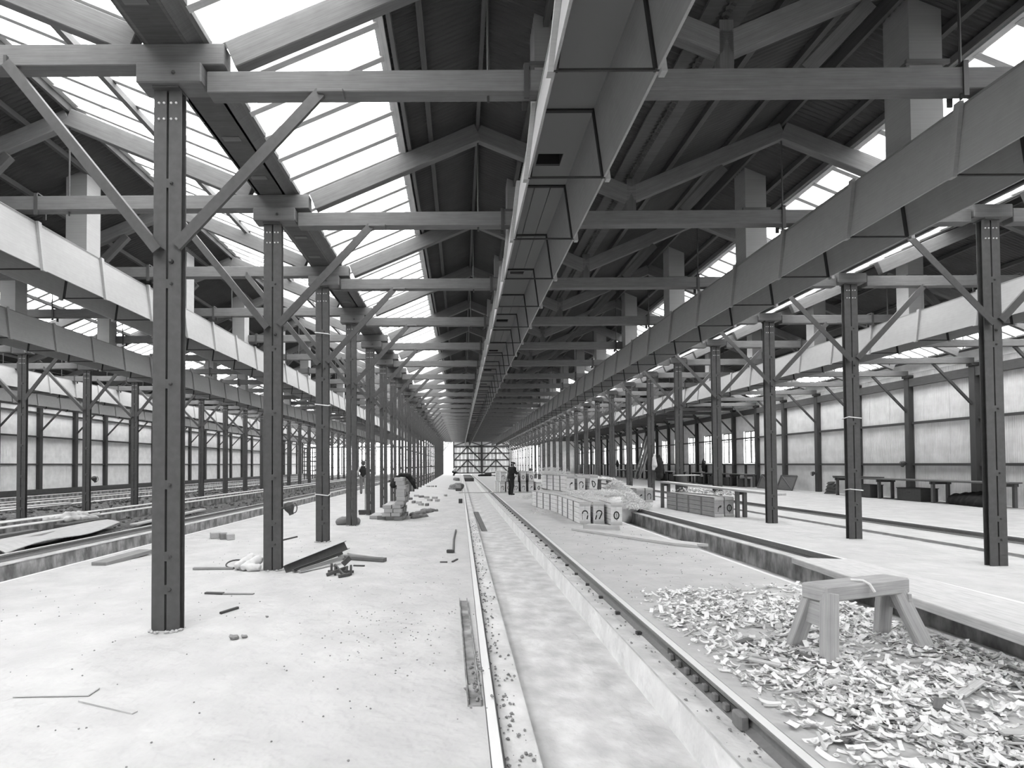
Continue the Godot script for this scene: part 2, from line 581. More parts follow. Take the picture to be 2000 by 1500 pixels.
func skylights() -> void:
	var strips := [[XA, 1, 0.0, "right of the near left column row"], [XA, -1, 0.28, "left of the near left column row"], [XB, -1, 0.0, "left of the right column row"], [XB, 1, 0.0, "right of the right column row"], [XC, 1, 0.28, "right of the far left column row"], [XC, -1, 0.0, "left of the far left column row"], [XD, 1, 0.0, "along the left wall"], [XE, -1, 0.0, "along the near part of the right wall"]]
	var k := 40
	for s in strips:
		k += 1
		var lo := 0.38 if s[2] == 0.0 else 0.30
		var hi := 3.10 if (s[1] < 0 and s[0] < 0) or is_equal_approx(s[0], XE) else 1.98
		var w := struct("window_%d" % k, Vector3(s[0], ys(lo) + s[2], Z0), "long bright glazed roof slope " + s[3])
		var last := 10 if is_equal_approx(s[0], XE) else NEND
		var single: int = {0: 12, 1: 8, 2: 8}.get(strips.find(s), 5)
		var glass := new_st()
		var bars := new_st()
		for n in range(-4, last):
			for j in 6:
				var z := zr(n) - S * (j / 6.0 + 0.02)
				var a := Vector3(s[0] + s[1] * lo, ys(lo) + s[2], z)
				var b := Vector3(s[0] + s[1] * hi, ys(hi) + s[2], z)
				var down := Vector3(0, -0.045, 0)
				var mid := Vector3(0, 0, -S / 12.0)
				if n >= (0 if absf(s[0]) < 9 else 3) and n < single:
					bar("glazing_bar", a + down, b + down, 0.065, 0.085, "timber_light", w)  # pale bars: glare round the bright panes put into their colour
					bar("pane", a + mid, b + mid, 0.006, S / 6 - 0.01, "glass", w)
				else:
					barst(bars, a + down, b + down, 0.065, 0.08)
					barst(glass, a + mid, b + mid, 0.006, S / 6 - 0.01)
		put("panes", glass.commit(), "glass", w).set_meta("kind", "stuff")
		put("glazing_bars", bars.commit(), "timber_light", w).set_meta("kind", "stuff")  # joined bars carry the same painted-in glare
		var ze := zr(last) if last < NEND else ZE
		for t in [[hi + 0.02, 0.11, 0.05, 0.05, "timber_light"], [hi + 0.14, 0.05, 0.10, 0.08, "timber"], [lo, 0.05, 0.06, 0.04, "timber"]]:
			var x: float = s[0] + s[1] * t[0]
			var y: float = ys(t[0]) + s[2] - t[3]
			bar("skylight_curb", Vector3(x, y, ZB), Vector3(x, y, ze), t[2], t[1], t[4], w)
		if is_equal_approx(s[0], XA) and s[1] < 0 or is_equal_approx(s[0], XC) and s[1] > 0:
			var x: float = s[0] + s[1] * 1.60
			bar("purlin", Vector3(x, ys(1.60) + s[2] - 0.14, ZB), Vector3(x, ys(1.60) + s[2] - 0.14, ZE), 0.09, 0.07, "timber", w)

# ------------------------------------------------------------------ columns and trusses

func channel_mesh(height: float) -> Mesh:
	var st := new_st()
	var w := 0.125
	var d := 0.05
	var t := 0.012
	var poly := [Vector2(0, -d), Vector2(w, -d), Vector2(w, -d + t), Vector2(t, -d + t * 1.3), Vector2(t, d - t * 1.3), Vector2(w, d - t), Vector2(w, d), Vector2(0, d)]
	prism(st, poly, 0, height, Transform3D(Basis(Vector3.RIGHT, -PI / 2), Vector3.ZERO))
	return st.commit()

func bolt_into(st: SurfaceTool, at: Vector3, r: float, h: float) -> void:     # a bolt head facing +z
	lathe(st, [Vector2(r, 0), Vector2(r, h * 0.6), Vector2(r * 0.6, h), Vector2(0, h)], 8, Transform3D(Basis(Vector3.RIGHT, PI / 2), at))

func make_column(detail: bool) -> Node3D:
	var o := Node3D.new()
	o.name = "steel_column"
	add_child(o)
	var ch := channel_mesh(5.33)
	for s in [1, -1]:
		var b := Basis() if s > 0 else Basis(Vector3.UP, PI)
		put("steel_channel", ch, "steel", o, Transform3D(b, Vector3(0.011 * s, 0, 0)), true)
	var ys_ := [0.40, 0.72, 1.42, 2.41, 3.40, 4.40]
	if detail:
		for y in ys_:
			put("spacer", bm(Vector3(0.024, 0.09, 0.08)), "steel", o, Transform3D(Basis(), Vector3(0, y, 0.01)), true)
	else:
		var sp := new_st()
		for y in ys_: box(sp, Transform3D(Basis(), Vector3(0, y, 0.01)), Vector3(0.024, 0.09, 0.08))
		put("spacers", sp.commit(), "steel", o, Transform3D(), true)
	var bt := new_st()
	for y in ys_: bolt_into(bt, Vector3(0.042, y, 0.05), 0.017, 0.02)
	bolt_into(bt, Vector3(0.045, 3.62, 0.05), 0.022, 0.03)
	put("bolt_heads", bt.commit(), "iron", o, Transform3D(), true)
	var wt := new_st()
	for x in [-0.085, -0.035, 0.035, 0.085]:
		for y in [5.20, 5.04]: bolt_into(wt, Vector3(x, y, 0.05), 0.012, 0.012)
	put("rivet_heads", wt.commit(), "rail_worn", o, Transform3D(), true)
	put("cap_plate", bm(Vector3(0.26, 0.02, 0.2)), "steel", o, Transform3D(Basis(), Vector3(0, 5.335, 0)), true)
	return o

func braces(o: Node3D, x: float, z: float, lt: float, rt: float) -> void:    # knee braces up to the tie beams left and right
	if rt > 0:
		bar("knee_brace", Vector3(x + 0.10, 3.76, z + 0.07), Vector3(x + 1.52, rt, z + 0.07), 0.11, 0.035, "steel", o)
		put("brace_shoe", bm(Vector3(0.26, 0.04, 0.13), 0.008), "timber", o, Transform3D(Basis(), Vector3(x + 1.62, rt, z + 0.05)))
	if lt > 0:
		var st := new_st()
		var a := Vector3(x - 0.06, 3.70, z + 0.09)
		var b := Vector3(x - 1.55, lt, z + 0.09)
		var xf := along(a, b)
		box(st, Transform3D(Basis(), Vector3(0, 0.045, 0)), Vector3(a.distance_to(b), 0.014, 0.09))
		box(st, Transform3D(Basis(), Vector3(0, 0, -0.04)), Vector3(a.distance_to(b), 0.09, 0.014))
		put("knee_brace", st.commit(), "steel", o, xf)
		bar("brace_bolt", b + Vector3(-0.01, -0.03, 0.02), b + Vector3(-0.01, 0.08, 0.02), 0.03, 0.03, "iron", o)

func frames() -> void:
	var near := make_column(true)
	var far := make_column(false)
	var rows := [[XA, 0, "left of the central pit", 5.56, 5.28], [XB, 1, "right of the pits", 5.28, 5.28], [XC, 3, "of the far left row", 5.28, 5.56]]
	for r in rows:
		for n in range(r[1], NEND + 1):
			var o: Node3D = (near if n < 7 else far).duplicate()
			o.name = numbered(self, "steel_column")
			add_child(o, true)
			o.position = Vector3(r[0], -0.12 if r[0] == XC else 0.0, zr(n))
			var label := "dark steel column, %s from the front in the row %s" % [ORD[n - r[1]], r[2]]
			if r[0] == XC: label = "dark twin-channel steel column, %s from the front in the far left row" % ORD[n - r[1]]
			tag(o, label, "column", "steel columns of the row " + r[2])
			braces(o, r[0], zr(n), r[3], r[4])
			var lo := 5.345
			if r[0] == XA:
				put("bolster", bm(Vector3(0.64, 0.20, 0.24), 0.012), "timber", o, Transform3D(Basis(), Vector3(XA + 0.05, lo + 0.105, zr(n) + 0.02)))
				var st := new_st()
				bolt_into(st, Vector3(XA + 0.10, lo + 0.1, zr(n) + 0.14), 0.02, 0.015)
				put("bolster_bolt", st.commit(), "iron", o)
			else:
				put("bolster", bm(Vector3(0.60, 0.20, 0.22), 0.012), "timber", o, Transform3D(Basis(), Vector3(r[0], lo + 0.105 + o.position.y, zr(n))))
	near.free()
	far.free()
	names[str(get_instance_id()) + "steel_column"] = 200
	wall_posts()
	var kinds := [[XD, XC, 0.0, 4, "left", XD + 0.05, XC - 0.33], [XC, XA, 0.28, 0, "middle left", XC - 0.5, XA + 0.57], [XA, XB, 0.0, 0, "central", XA + 0.40, XB - 0.32], [XB, XE, 0.0, 1, "right", XB + 0.32, XE - 0.05]]
	for s in kinds:
		for n in range(s[3], NEND + 1):
			truss(s, n)
	# valley gutters over the column rows
	for r in [[XA, "left of the central pit"], [XB, "right of the pits"], [XC, "at the far left"]]:
		var x: float = r[0]
		var g := thing("valley_gutter", Vector3(x, 5.775, Z0), "long dark boarded valley gutter over the column row " + r[1], "gutter", "valley gutters on the column rows")
		slab("soffit_board", x - 0.23, x + 0.21, 5.775, 5.80, ZE + 0.4, ZB, "timber_dark", g)
		for s in [-1, 1]:
			var st := new_st()
			var a := Vector2(x + s * 0.205, 5.775)
			var up := 0.28 if (s < 0 and x == XA) or (s > 0 and x == XC) else 0.12
			var b := Vector2(x + s * (0.205 + (0.17 if up < 0.2 else 0.1)), 5.775 + up)
			var poly := [a, b, b + Vector2(-s * 0.03, 0.0), a + Vector2(-s * 0.03, 0.0)]
			if s > 0: poly.reverse()
			prism(st, poly, ZE + 0.4, ZB)
			put("side_board", st.commit(), "timber", g)
		for n in range(-1, 14):
			for k in 3:
				bar("soffit_batten", Vector3(x - 0.12, 5.768, zr(n) - 0.55 - 0.95 * k), Vector3(x + 0.10, 5.768, zr(n) - 0.55 - 0.95 * k), 0.014, 0.09, "timber", g)

func wall_posts() -> void:
	for w in [[XD, 7, 1, "left wall"], [XE, 4, -1, "right wall"]]:
		for n in range(w[1], NEND + 1):
			var x: float = w[0]
			var o := thing("wall_post", Vector3(x, 0, zr(n)), "dark upright wall post with sloping brace, %s from the front along the %s" % [ORD[n - w[1]], w[3]], "post", "posts along the " + w[3])
			put("post", bm(Vector3(0.22, 5.3, 0.24), 0.01), "wall_post", o, Transform3D(Basis(), Vector3(x, 2.65, zr(n))))
			put("post_cap", bm(Vector3(0.34, 0.12, 0.3), 0.01), "wall_post", o, Transform3D(Basis(), Vector3(x, 5.25, zr(n))))
			bar("brace", Vector3(x + w[2] * 0.1, 3.75, zr(n)), Vector3(x + w[2] * 1.55, 5.3, zr(n)), 0.09, 0.06, "wall_post", o)

func truss(s: Array, n: int) -> void:
	var z := zr(n)
	var xl: float = s[0]
	var xr: float = s[1]
	var dy: float = s[2]
	var h := (xr - xl) * 0.5
	var mid := xl + h
	var t := thing("roof_truss", Vector3(mid, 5.28 + dy, z), "sawn timber roof truss over the %s bay, %s from the front" % [s[4], ORD[n - s[3]]], "roof truss", "roof trusses over the %s bay" % s[4])
	bar("tie_beam", Vector3(s[5], 5.388 + dy, z), Vector3(s[6], 5.388 + dy, z), 0.215, 0.17, "timber", t, 0.008)
	for side in [1, -1]:
		var xc := xl if side > 0 else xr
		var c := func(off: float) -> Vector3:
			var y := 5.4155 + SLOPE * off if off <= RIDGE else 5.4155 + SLOPE * (2 * RIDGE - off)
			return Vector3(xc + side * off, y + dy, z)
		var foot := 0.62 if dy == 0.0 else 0.34
		bar("rafter", c.call(foot), c.call(RIDGE - 0.0), 0.27, 0.13, "timber", t, 0.008)
		bar("rafter", c.call(RIDGE), c.call(h), 0.24, 0.12, "timber", t, 0.008)
		if n < 12:
			var st := new_st()
			tube(st, [c.call(RIDGE) + Vector3(0, -0.1, 0), Vector3(xc + side * RIDGE, 5.22 + dy, z)], 0.013, 6)
			put("hanger_rod", st.commit(), "iron", t)
			bar("strut", Vector3(mid - side * 0.80, 5.5 + dy, z), Vector3(mid - side * 1.45, 6.18 + dy, z), 0.14, 0.10, "timber_dark", t)
			# iron stirrups of the troughs on the tie beam
			for tx in trough_places():
				if tx[0] > xl and tx[0] < xr and n < 8:
					var st2 := new_st()
					for q in [-1, 1]:
						boxat(st2, tx[0] + side * 0.42 - 0.025, tx[0] + side * 0.42 + 0.025, 5.20 + dy, 5.55 + dy, z + q * 0.092 - 0.008, z + q * 0.092 + 0.008)
					boxat(st2, tx[0] + side * 0.42 - 0.025, tx[0] + side * 0.42 + 0.025, 5.535 + dy, 5.55 + dy, z - 0.1, z + 0.1)
					put("iron_stirrup", st2.commit(), "iron", t)
	bar("valley_post", Vector3(mid, 5.49 + dy, z), Vector3(mid, 6.0 + dy, z), 0.12, 0.14, "timber_dark", t)

# ------------------------------------------------------------------ smoke troughs and flues

func trough_places() -> Array:
	return [[1.095, 4.50, "over the central pit"], [5.42, 4.50, "over the right pit"], [-6.93, 4.70, "over the left pit"], [-11.18, 4.70, "in the middle left bay, beside the far left columns"], [11.35, 4.50, "in the right bay"], [-17.0, 4.60, "in the left bay, nearer the columns"], [-21.0, 4.60, "in the left bay, nearer the left wall"]]

func troughs() -> void:
	var seg := S * 0.5
	var which := 0
	for p in trough_places():
		var xc: float = p[0]
		var yb: float = p[1]
		var yt := yb + 0.70
		var t := thing("smoke_trough", Vector3(xc, yb, Z0), "long pale smoke trough hung " + p[2], "smoke trough", "smoke troughs under the roof")
		var far := {}
		for nm in ["side_panels", "ceiling_panels", "cover_battens", "inner_straps", "tie_rods"]: far[nm] = new_st()
		var holes := []
		for k in 22: holes.append(-6.46 - 3.66 * k)
		var singles := 12 if which < 3 else 0
		var first := -3
		var count := 55
		for j in range(first, count):
			var za := Z0 - 0.09 - seg * j
			var zb := za - seg
			var single := j >= 0 and j < singles
			for s in [-1, 1]:
				var a := Vector2(xc + s * 0.395, yb)
				var b := Vector2(xc + s * 0.305, yt)
				var poly := [a, b, b + Vector2(-s * 0.022, 0), a + Vector2(-s * 0.022, 0)]
				if s > 0: poly.reverse()
				poly.reverse()
				var sp: SurfaceTool = new_st() if single else far.side_panels
				prism(sp, poly, zb + 0.004, za - 0.004)
				if single: put("side_panel", sp.commit(), "panel", t)
				var out := Vector2(s * 0.045, 0.0)
				var bp := [a + Vector2(0, -0.03), b + Vector2(0, 0.05), b + out + Vector2(0, 0.05), a + out + Vector2(0, -0.03)]
				if s < 0: bp.reverse()
				bp.reverse()
				var cb: SurfaceTool = new_st() if single else far.cover_battens
				prism(cb, bp, za - 0.035, za + 0.035)
				if single: put("cover_batten", cb.commit(), "panel", t)
				var si: SurfaceTool = new_st() if single else far.inner_straps
				var ip := [a + Vector2(-s * 0.022, 0), b + Vector2(-s * 0.022, 0), b + Vector2(-s * 0.04, 0), a + Vector2(-s * 0.04, 0)]
				if s > 0: ip.reverse()
				ip.reverse()
				prism(si, ip, za - 0.022, za + 0.022)
				if single: put("inner_strap", si.commit(), "strap", t)
			var ct: SurfaceTool = new_st() if single else far.inner_straps
			boxat(ct, xc - 0.29, xc + 0.29, yt - 0.02, yt - 0.002, za - 0.022, za + 0.022)
			if single: put("inner_strap", ct.commit(), "strap", t)
			var tr: SurfaceTool = new_st() if single else far.tie_rods
			boxat(tr, xc - 0.39, xc + 0.39, yb - 0.004, yb + 0.014, za - 0.008, za + 0.008)
			if single: put("tie_rod", tr.commit(), "strap", t)
			# top: three boards, or one panel round a flue opening
			var hole := 99.0
			for hz in holes:
				if hz + 0.2 < za and hz - 0.2 > zb: hole = hz
				elif hz < za and hz > zb: hole = clampf(hz, zb + 0.2, za - 0.2)
			var cp: SurfaceTool = new_st() if single else far.ceiling_panels
			if hole < 90 and xc < 12 and xc > -12:
				var hx := 0.145
				boxat(cp, xc - 0.31, xc - hx - 0.02, yt, yt + 0.025, zb, za)
				boxat(cp, xc + hx - 0.02, xc + 0.31, yt, yt + 0.025, zb, za)
				boxat(cp, xc - hx - 0.02, xc + hx - 0.02, yt, yt + 0.025, zb, hole - 0.13)
				boxat(cp, xc - hx - 0.02, xc + hx - 0.02, yt, yt + 0.025, hole + 0.13, za)
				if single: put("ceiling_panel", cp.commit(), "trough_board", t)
			elif single:
				for q in 3:
					var st := new_st()
					boxat(st, xc - 0.305 + 0.206 * q, xc - 0.305 + 0.206 * q + 0.198, yt, yt + 0.025, zb, za)
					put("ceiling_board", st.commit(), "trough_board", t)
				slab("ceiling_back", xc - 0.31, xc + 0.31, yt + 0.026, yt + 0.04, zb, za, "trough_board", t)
			else:
				boxat(cp, xc - 0.31, xc + 0.31, yt, yt + 0.025, zb, za)
		for nm in far:
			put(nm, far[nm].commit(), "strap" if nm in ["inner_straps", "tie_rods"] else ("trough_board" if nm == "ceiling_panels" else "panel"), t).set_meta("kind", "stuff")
		if which < 5:
			flues(xc, yt, holes, p[2], which)
		which += 1

func flues(xc: float, yt: float, holes: Array, where: String, which: int) -> void:
	var st := new_st()
	var o := 0.19
	var i := 0.155
	for s in [-1, 1]:
		boxat(st, s * i, s * o, 0.03, 3.0, -o, o)
		boxat(st, -i, i, 0.03, 3.0, s * i, s * o)
	boxat(st, -o - 0.05, o + 0.05, 3.0, 3.05, -o - 0.05, o + 0.05)
	var shaft := st.commit()
	var ls := new_st()  # thin dark tube added inside; deep shade of the flue put into colour
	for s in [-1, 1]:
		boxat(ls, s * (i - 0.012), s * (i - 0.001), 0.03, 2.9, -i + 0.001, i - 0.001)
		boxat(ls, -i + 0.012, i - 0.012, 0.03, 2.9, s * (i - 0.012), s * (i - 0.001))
	var flue_shade := ls.commit()
	var fr := new_st()
	for s in [-1, 1]:
		barst(fr, Vector3(-o - 0.06, 0, s * (o + 0.02)), Vector3(o + 0.06, 0, s * (o + 0.02)), 0.05, 0.03)
		barst(fr, Vector3(s * (o + 0.02), 0, -o - 0.02), Vector3(s * (o + 0.02), 0, o + 0.02), 0.05, 0.03)
	var collar := fr.commit()
	for k in range(0, holes.size(), 1):
		if k > (22 if which < 3 else 14): break
		var f := thing("smoke_flue", Vector3(xc - 0.02, yt, holes[k]), "square board flue, %s from the front on the trough %s" % [ORD[k], where.split(",")[0]], "smoke flue", "smoke flues on the trough " + where)
		put("shaft", shaft, "panel", f, Transform3D(), true)
		put("shade_lining", flue_shade, "strap", f, Transform3D(), true)
		put("roof_collar", collar, "timber", f, Transform3D(Basis(), Vector3(0, 1.0, 0)), true)

# ------------------------------------------------------------------ pits and rails

func pit(xc: float, wall_mat: String, deep: float, zend: float, f: Node, left_top: float, right_top: float) -> void:
	for s in [-1, 1]:
		var xa: float = xc + s * 0.58
		var xb: float = xc + s * 0.905
		var top: float = left_top if s < 0 else right_top
		slab("pit_wall", xa, xb, -1.6, top - 0.02, ZE, ZB, wall_mat, f)
		slab("ledge", xa - s * 0.01, xb, top - 0.02, top, ZE, ZB, "concrete", f)
	slab("pit_floor", xc - 0.6, xc + 0.6, -1.7, deep, ZE, ZB, "concrete", f)
	slab("pit_end", xc - 0.58, xc + 0.58, -1.6, -0.05, ZE, zend, "timber_dark", f)

func rail(x: float, z0: float, z1: float, base: float, label: String) -> Node3D:
	var r := thing("rail", Vector3(x, base, 0), label, "rail", "steel rails along the pits")
	var h := 0.122
	var prof := [Vector2(-0.06, 0), Vector2(0.06, 0), Vector2(0.06, 0.012), Vector2(0.012, 0.03), Vector2(0.012, 0.085), Vector2(0.036, 0.095), Vector2(0.036, h - 0.006), Vector2(0.03, h), Vector2(-0.03, h), Vector2(-0.036, h - 0.006), Vector2(-0.036, 0.095), Vector2(-0.012, 0.085), Vector2(-0.012, 0.03), Vector2(-0.06, 0.012)]
	var st := new_st()
	prism(st, prof, z1, z0)
	put("rail_bar", st.commit(), "rail", r, Transform3D(), true)
	slab("running_surface", x - 0.03, x + 0.03, base + h, base + h + 0.003, z1, z0, "rail_worn", r)
	return r

func pits_and_rails() -> void:
	var f := get_node("floor")
	pit(1.03, "pit_wall", -1.03, -65.7, f, -0.125, -0.125)
	pit(5.25, "stained", -1.0, -60.0, f, -0.125, -0.06)
	pit(-7.23, "stained", -1.0, -60.0, f, -0.06, -0.125)
	var names_ := [["central", 1.03], ["right", 5.25], ["left", -7.23]]
	for p in names_:
		for s in [-1, 1]:
			var x: float = p[1] + s * 0.84
			var base := -0.06 if (s > 0 and p[0] == "right") or (s < 0 and p[0] == "left") else -0.125
			var r := rail(x, ZB, ZE, base, "dusty steel rail on the %s edge of the %s inspection pit" % ["left" if s < 0 else "right", p[0]])
			if p[1] == 1.03 and s == 1:
				var fp := bar("fishplate", Vector3(x - 0.022, -0.068, -4.95), Vector3(x - 0.022, -0.068, -3.72), 0.05, 0.02, "iron", r)
				for k in 7:
					put("nut", bm(Vector3(0.035, 0.05, 0.05), 0.006), "rail", fp, Transform3D(Basis(), Vector3(x - 0.05, -0.075, -4.82 + 0.165 * k)))
				put("rail_lug", bm(Vector3(0.06, 0.10, 0.12), 0.01), "rail", fp, Transform3D(Basis(), Vector3(x - 0.06, -0.07, -3.62)))
	rail(10.84, ZB, ZE, 0.0, "dark rail standing on the floor of the right bay, beyond the columns")
	# clips that hold the right-hand rail of the central pit
	var st := new_st()
	for k in 40:
		var z := -5.6 - 0.75 * k
		box(st, Transform3D(Basis(Vector3.UP, rng.randf_range(-0.2, 0.2)), Vector3(1.79, -0.11, z)), Vector3(0.05, 0.03, 0.05))
	put("rail_clips", st.commit(), "iron", f).set_meta("kind", "stuff")

# ------------------------------------------------------------------ end wall

func end_wall() -> void:
	var z := zr(NEND) - 0.25
	var w := struct("wall_end", Vector3(0, 0, z), "far gable wall with braced timber gates")
	for s in spans():            # gable above the gates
		slab("gable_sheet", s[0] - 0.1, s[1] + 0.1, 5.45 + s[2] * 0.5, 7.6, z - 0.1, z, "wall_sheet", w)
	# sheeted gates of the central bay, seen from inside with their frames
	var k := 0
	for g in [[-1.02, 3.42, "left"], [3.68, 8.1, "right"]]:
		k += 1
		var d := struct("door_%d" % k, Vector3((g[0] + g[1]) * 0.5, 0, z), "tall sheeted gate with dark diagonal framing, %s leaf of the far wall" % g[2])
		gate(d, g[0], g[1], z, true)
	bar("centre_post", Vector3(3.55, 0, z + 0.1), Vector3(3.55, 5.5, z + 0.1), 0.46, 0.2, "timber_dark", w)
	bar("side_post", Vector3(-1.1, 0, z + 0.1), Vector3(-1.1, 5.5, z + 0.1), 0.3, 0.2, "timber_dark", w)
	bar("head_beam", Vector3(-1.2, 4.55, z + 0.1), Vector3(8.2, 4.55, z + 0.1), 0.24, 0.2, "timber_dark", w)
	bar("top_beam", Vector3(-2.8, 5.48, z + 0.1), Vector3(8.2, 5.48, z + 0.1), 0.16, 0.2, "timber_dark", w)
	slab("sheet", -1.1, 8.2, 4.6, 5.5, z - 0.08, z, "wall_sheet", w)
	for x in [-1.0, 3.6]:
		bar("diagonal", Vector3(x, 4.68, z + 0.08), Vector3(x + 2.3, 5.40, z + 0.08), 0.14, 0.1, "timber_dark", w)
		bar("diagonal", Vector3(x + 2.3, 5.40, z + 0.08), Vector3(x + 4.5, 4.68, z + 0.08), 0.14, 0.1, "timber_dark", w)
	# open wicket at the left end of the central bay: a light door frame
	for x in [-2.35, -1.6]:
		bar("wicket_post", Vector3(x, 0, z), Vector3(x, 3.0, z), 0.06, 0.06, "timber", w)
	for y in [1.7, 3.0]:
		bar("wicket_rail", Vector3(-2.8, y, z), Vector3(-1.1, y, z), 0.06, 0.06, "timber", w)
	# the other bays: open framed gates
	for b in [[XD + 0.2, XC - 0.2, 3], [XC + 0.2, XA - 0.3, 5]]:
		var wd: float = (b[1] - b[0]) / 2
		for q in 2:
			var d := struct("door_%d" % (b[2] + q), Vector3(b[0] + wd * (q + 0.5), 0, z), "open framed gate in the far wall, %s of the bay %s" % [["left leaf", "right leaf"][q], ["at the far left", "left of the centre"][(b[2] - 3) / 2]])
			gate(d, b[0] + wd * q + 0.05, b[0] + wd * (q + 1) - 0.05, z, false)
		bar("head_beam", Vector3(b[0], 4.55, z + 0.1), Vector3(b[1], 4.55, z + 0.1), 0.2, 0.2, "timber_dark", w)
	slab("sheet", XB + 5.0, XE + 0.2, -0.2, 5.6, z - 0.1, z, "wall_sheet", w)
	slab("sheet", XB - 0.1, XB + 5.0, 4.6, 5.6, z - 0.1, z, "wall_sheet", w)
	for x in [9.4, 10.4, 11.4, 12.4]:
		bar("upright", Vector3(x, 0, z), Vector3(x, 4.6, z), 0.12, 0.1, "timber_dark", w)

func gate(d: Node3D, x0: float, x1: float, z: float, sheeted: bool) -> void:
	var xm := (x0 + x1) * 0.5
	var t := 0.16 if sheeted else 0.07
	var m := "timber_dark" if sheeted else "wall_post"
	if sheeted:
		for k in 7:
			var wk := (x1 - x0) / 7
			slab("sheet", x0 + wk * k + 0.004, x0 + wk * (k + 1) - 0.004, 0.02, 4.5, z - 0.05, z - 0.01 * (k % 2), "wall_sheet", d)
	for x in [x0, xm, x1]:
		bar("stile", Vector3(x, 0.02, z + 0.06), Vector3(x, 4.5, z + 0.06), t * 2.0 if x == xm else t * 1.6, 0.08, m, d)
	for i in 5:
		var y := 0.12 + 1.09 * i
		bar("ledge", Vector3(x0, y, z + 0.05), Vector3(x1, y, z + 0.05), t * 1.3, 0.07, m, d)
	for i in 2:
		var y := 0.2 + 2.18 * i
		bar("diagonal", Vector3(x0 + 0.15, y, z + 0.07), Vector3(xm - 0.1, y + 2.0, z + 0.07), t * 1.2, 0.06, m, d)
		bar("diagonal", Vector3(x1 - 0.15, y, z + 0.07), Vector3(xm + 0.1, y + 2.0, z + 0.07), t * 1.2, 0.06, m, d)

# ------------------------------------------------------------------ loose matter

func scatter(called: String, mesh: Mesh, m: String, xfs: Array, label: String, category: String) -> MultiMeshInstance3D:
	var mm := MultiMesh.new()
	mm.transform_format = MultiMesh.TRANSFORM_3D
	mm.mesh = mesh
	mm.instance_count = xfs.size()
	for i in xfs.size(): mm.set_instance_transform(i, xfs[i])
	var o := MultiMeshInstance3D.new()
	o.name = numbered(self, called)
	o.multimesh = mm
	o.material_override = M[m]
	add_child(o, true)
	tag(o, label, category, "", "stuff")
	return o

func rnd_xf(p: Vector3, s0: float, s1: float, tilt := 0.3) -> Transform3D:
	var b := Basis(Vector3.UP, rng.randf() * TAU) * Basis(Vector3.RIGHT, rng.randf_range(-tilt, tilt)) * Basis(Vector3.BACK, rng.randf_range(-tilt, tilt))
	return Transform3D(b.scaled(Vector3.ONE * rng.randf_range(s0, s1)), p)

func shard(sd: int) -> Mesh:        # an irregular broken lump about 1 unit across
	var n := FastNoiseLite.new()
	n.seed = sd
	n.frequency = 1.1
	var st := new_st()
	var p := func(i: int, k: int) -> Vector3:
		var a := PI * i / 5.0
		var b := TAU * (k % 7) / 7.0
		var v := Vector3(sin(a) * cos(b), cos(a), sin(a) * sin(b))
		return v * (0.5 + 0.35 * n.get_noise_3d(v.x * 1.3, v.y * 1.3, v.z * 1.3)) * Vector3(1.0, 0.62, 0.8)
	for i in 5:
		for k in 7:
			if i > 0: tri(st, p.call(i, k), p.call(i, k + 1), p.call(i + 1, k))
			if i < 4: tri(st, p.call(i, k + 1), p.call(i + 1, k + 1), p.call(i + 1, k))
	return st.commit()

func curl(length: float, width: float, bend: float, thick: float) -> Mesh:     # a bent shaving
	var st := new_st()
	var n := 7
	for i in n:
		var q := []
		for k in 2:
			var t := (float(i + k) / n - 0.5) * bend
			var r := length / maxf(absf(bend), 0.01)
			q.append([Vector3(r * sin(t), r * (1 - cos(t)), 0), Vector3(-sin(t), cos(t), 0)])
		var w := Vector3(0, 0, width * 0.5)
		for s in [1, -1]:
			var a: Vector3 = q[0][0] + q[0][1] * thick * s
			var b: Vector3 = q[1][0] + q[1][1] * thick * s
			if s > 0: quad(st, a + w, b + w, b - w, a - w)
			else: quad(st, a - w, b - w, b + w, a + w)
		for s in [1, -1]:
			var a0: Vector3 = q[0][0] - q[0][1] * thick + w * s
			var b0: Vector3 = q[1][0] - q[1][1] * thick + w * s
			var b1: Vector3 = q[1][0] + q[1][1] * thick + w * s
			var a1: Vector3 = q[0][0] + q[0][1] * thick + w * s
			if s > 0: quad(st, a0, b0, b1, a1)
			else: quad(st, a1, b1, b0, a0)
	return st.commit()

# one bare object made of a single mesh
func single(called: String, mesh: Mesh, m: String, xf: Transform3D, label: String, category: String, group := "") -> MeshInstance3D:
	var o := put(called, mesh, m, self, xf)
	tag(o, label, category, group)
	return o

func plank(a: Vector3, b: Vector3, w: float, h: float, m: String, called: String, label: String, category := "plank", group := "", c := 0.006) -> MeshInstance3D:
	return single(called, bm(Vector3(snappedf(a.distance_to(b), 0.002), h, w), c), m, along(a, b), label, category, group)

# ------------------------------------------------------------------ rough ground on the left

var gnoise := FastNoiseLite.new()

func ground_h(x: float, z: float) -> float:
	var h := -0.10 + 0.05 * gnoise.get_noise_2d(x * 1.2, z * 0.8) + 0.03 * gnoise.get_noise_2d(x * 5.0, z * 4.0)
	h += 0.26 * exp(-pow((x + 14.7) / 0.55, 2)) * (0.75 + 0.5 * gnoise.get_noise_2d(3.0, z * 1.5))
	h += 0.10 * exp(-pow((x + 23.6) / 0.8, 2))
	for c in [-11.85, -17.05, -21.0]:
		if absf(x - c) < 0.5: h = -0.55
	if x > -8.4: h = minf(h, -0.06)
	return h

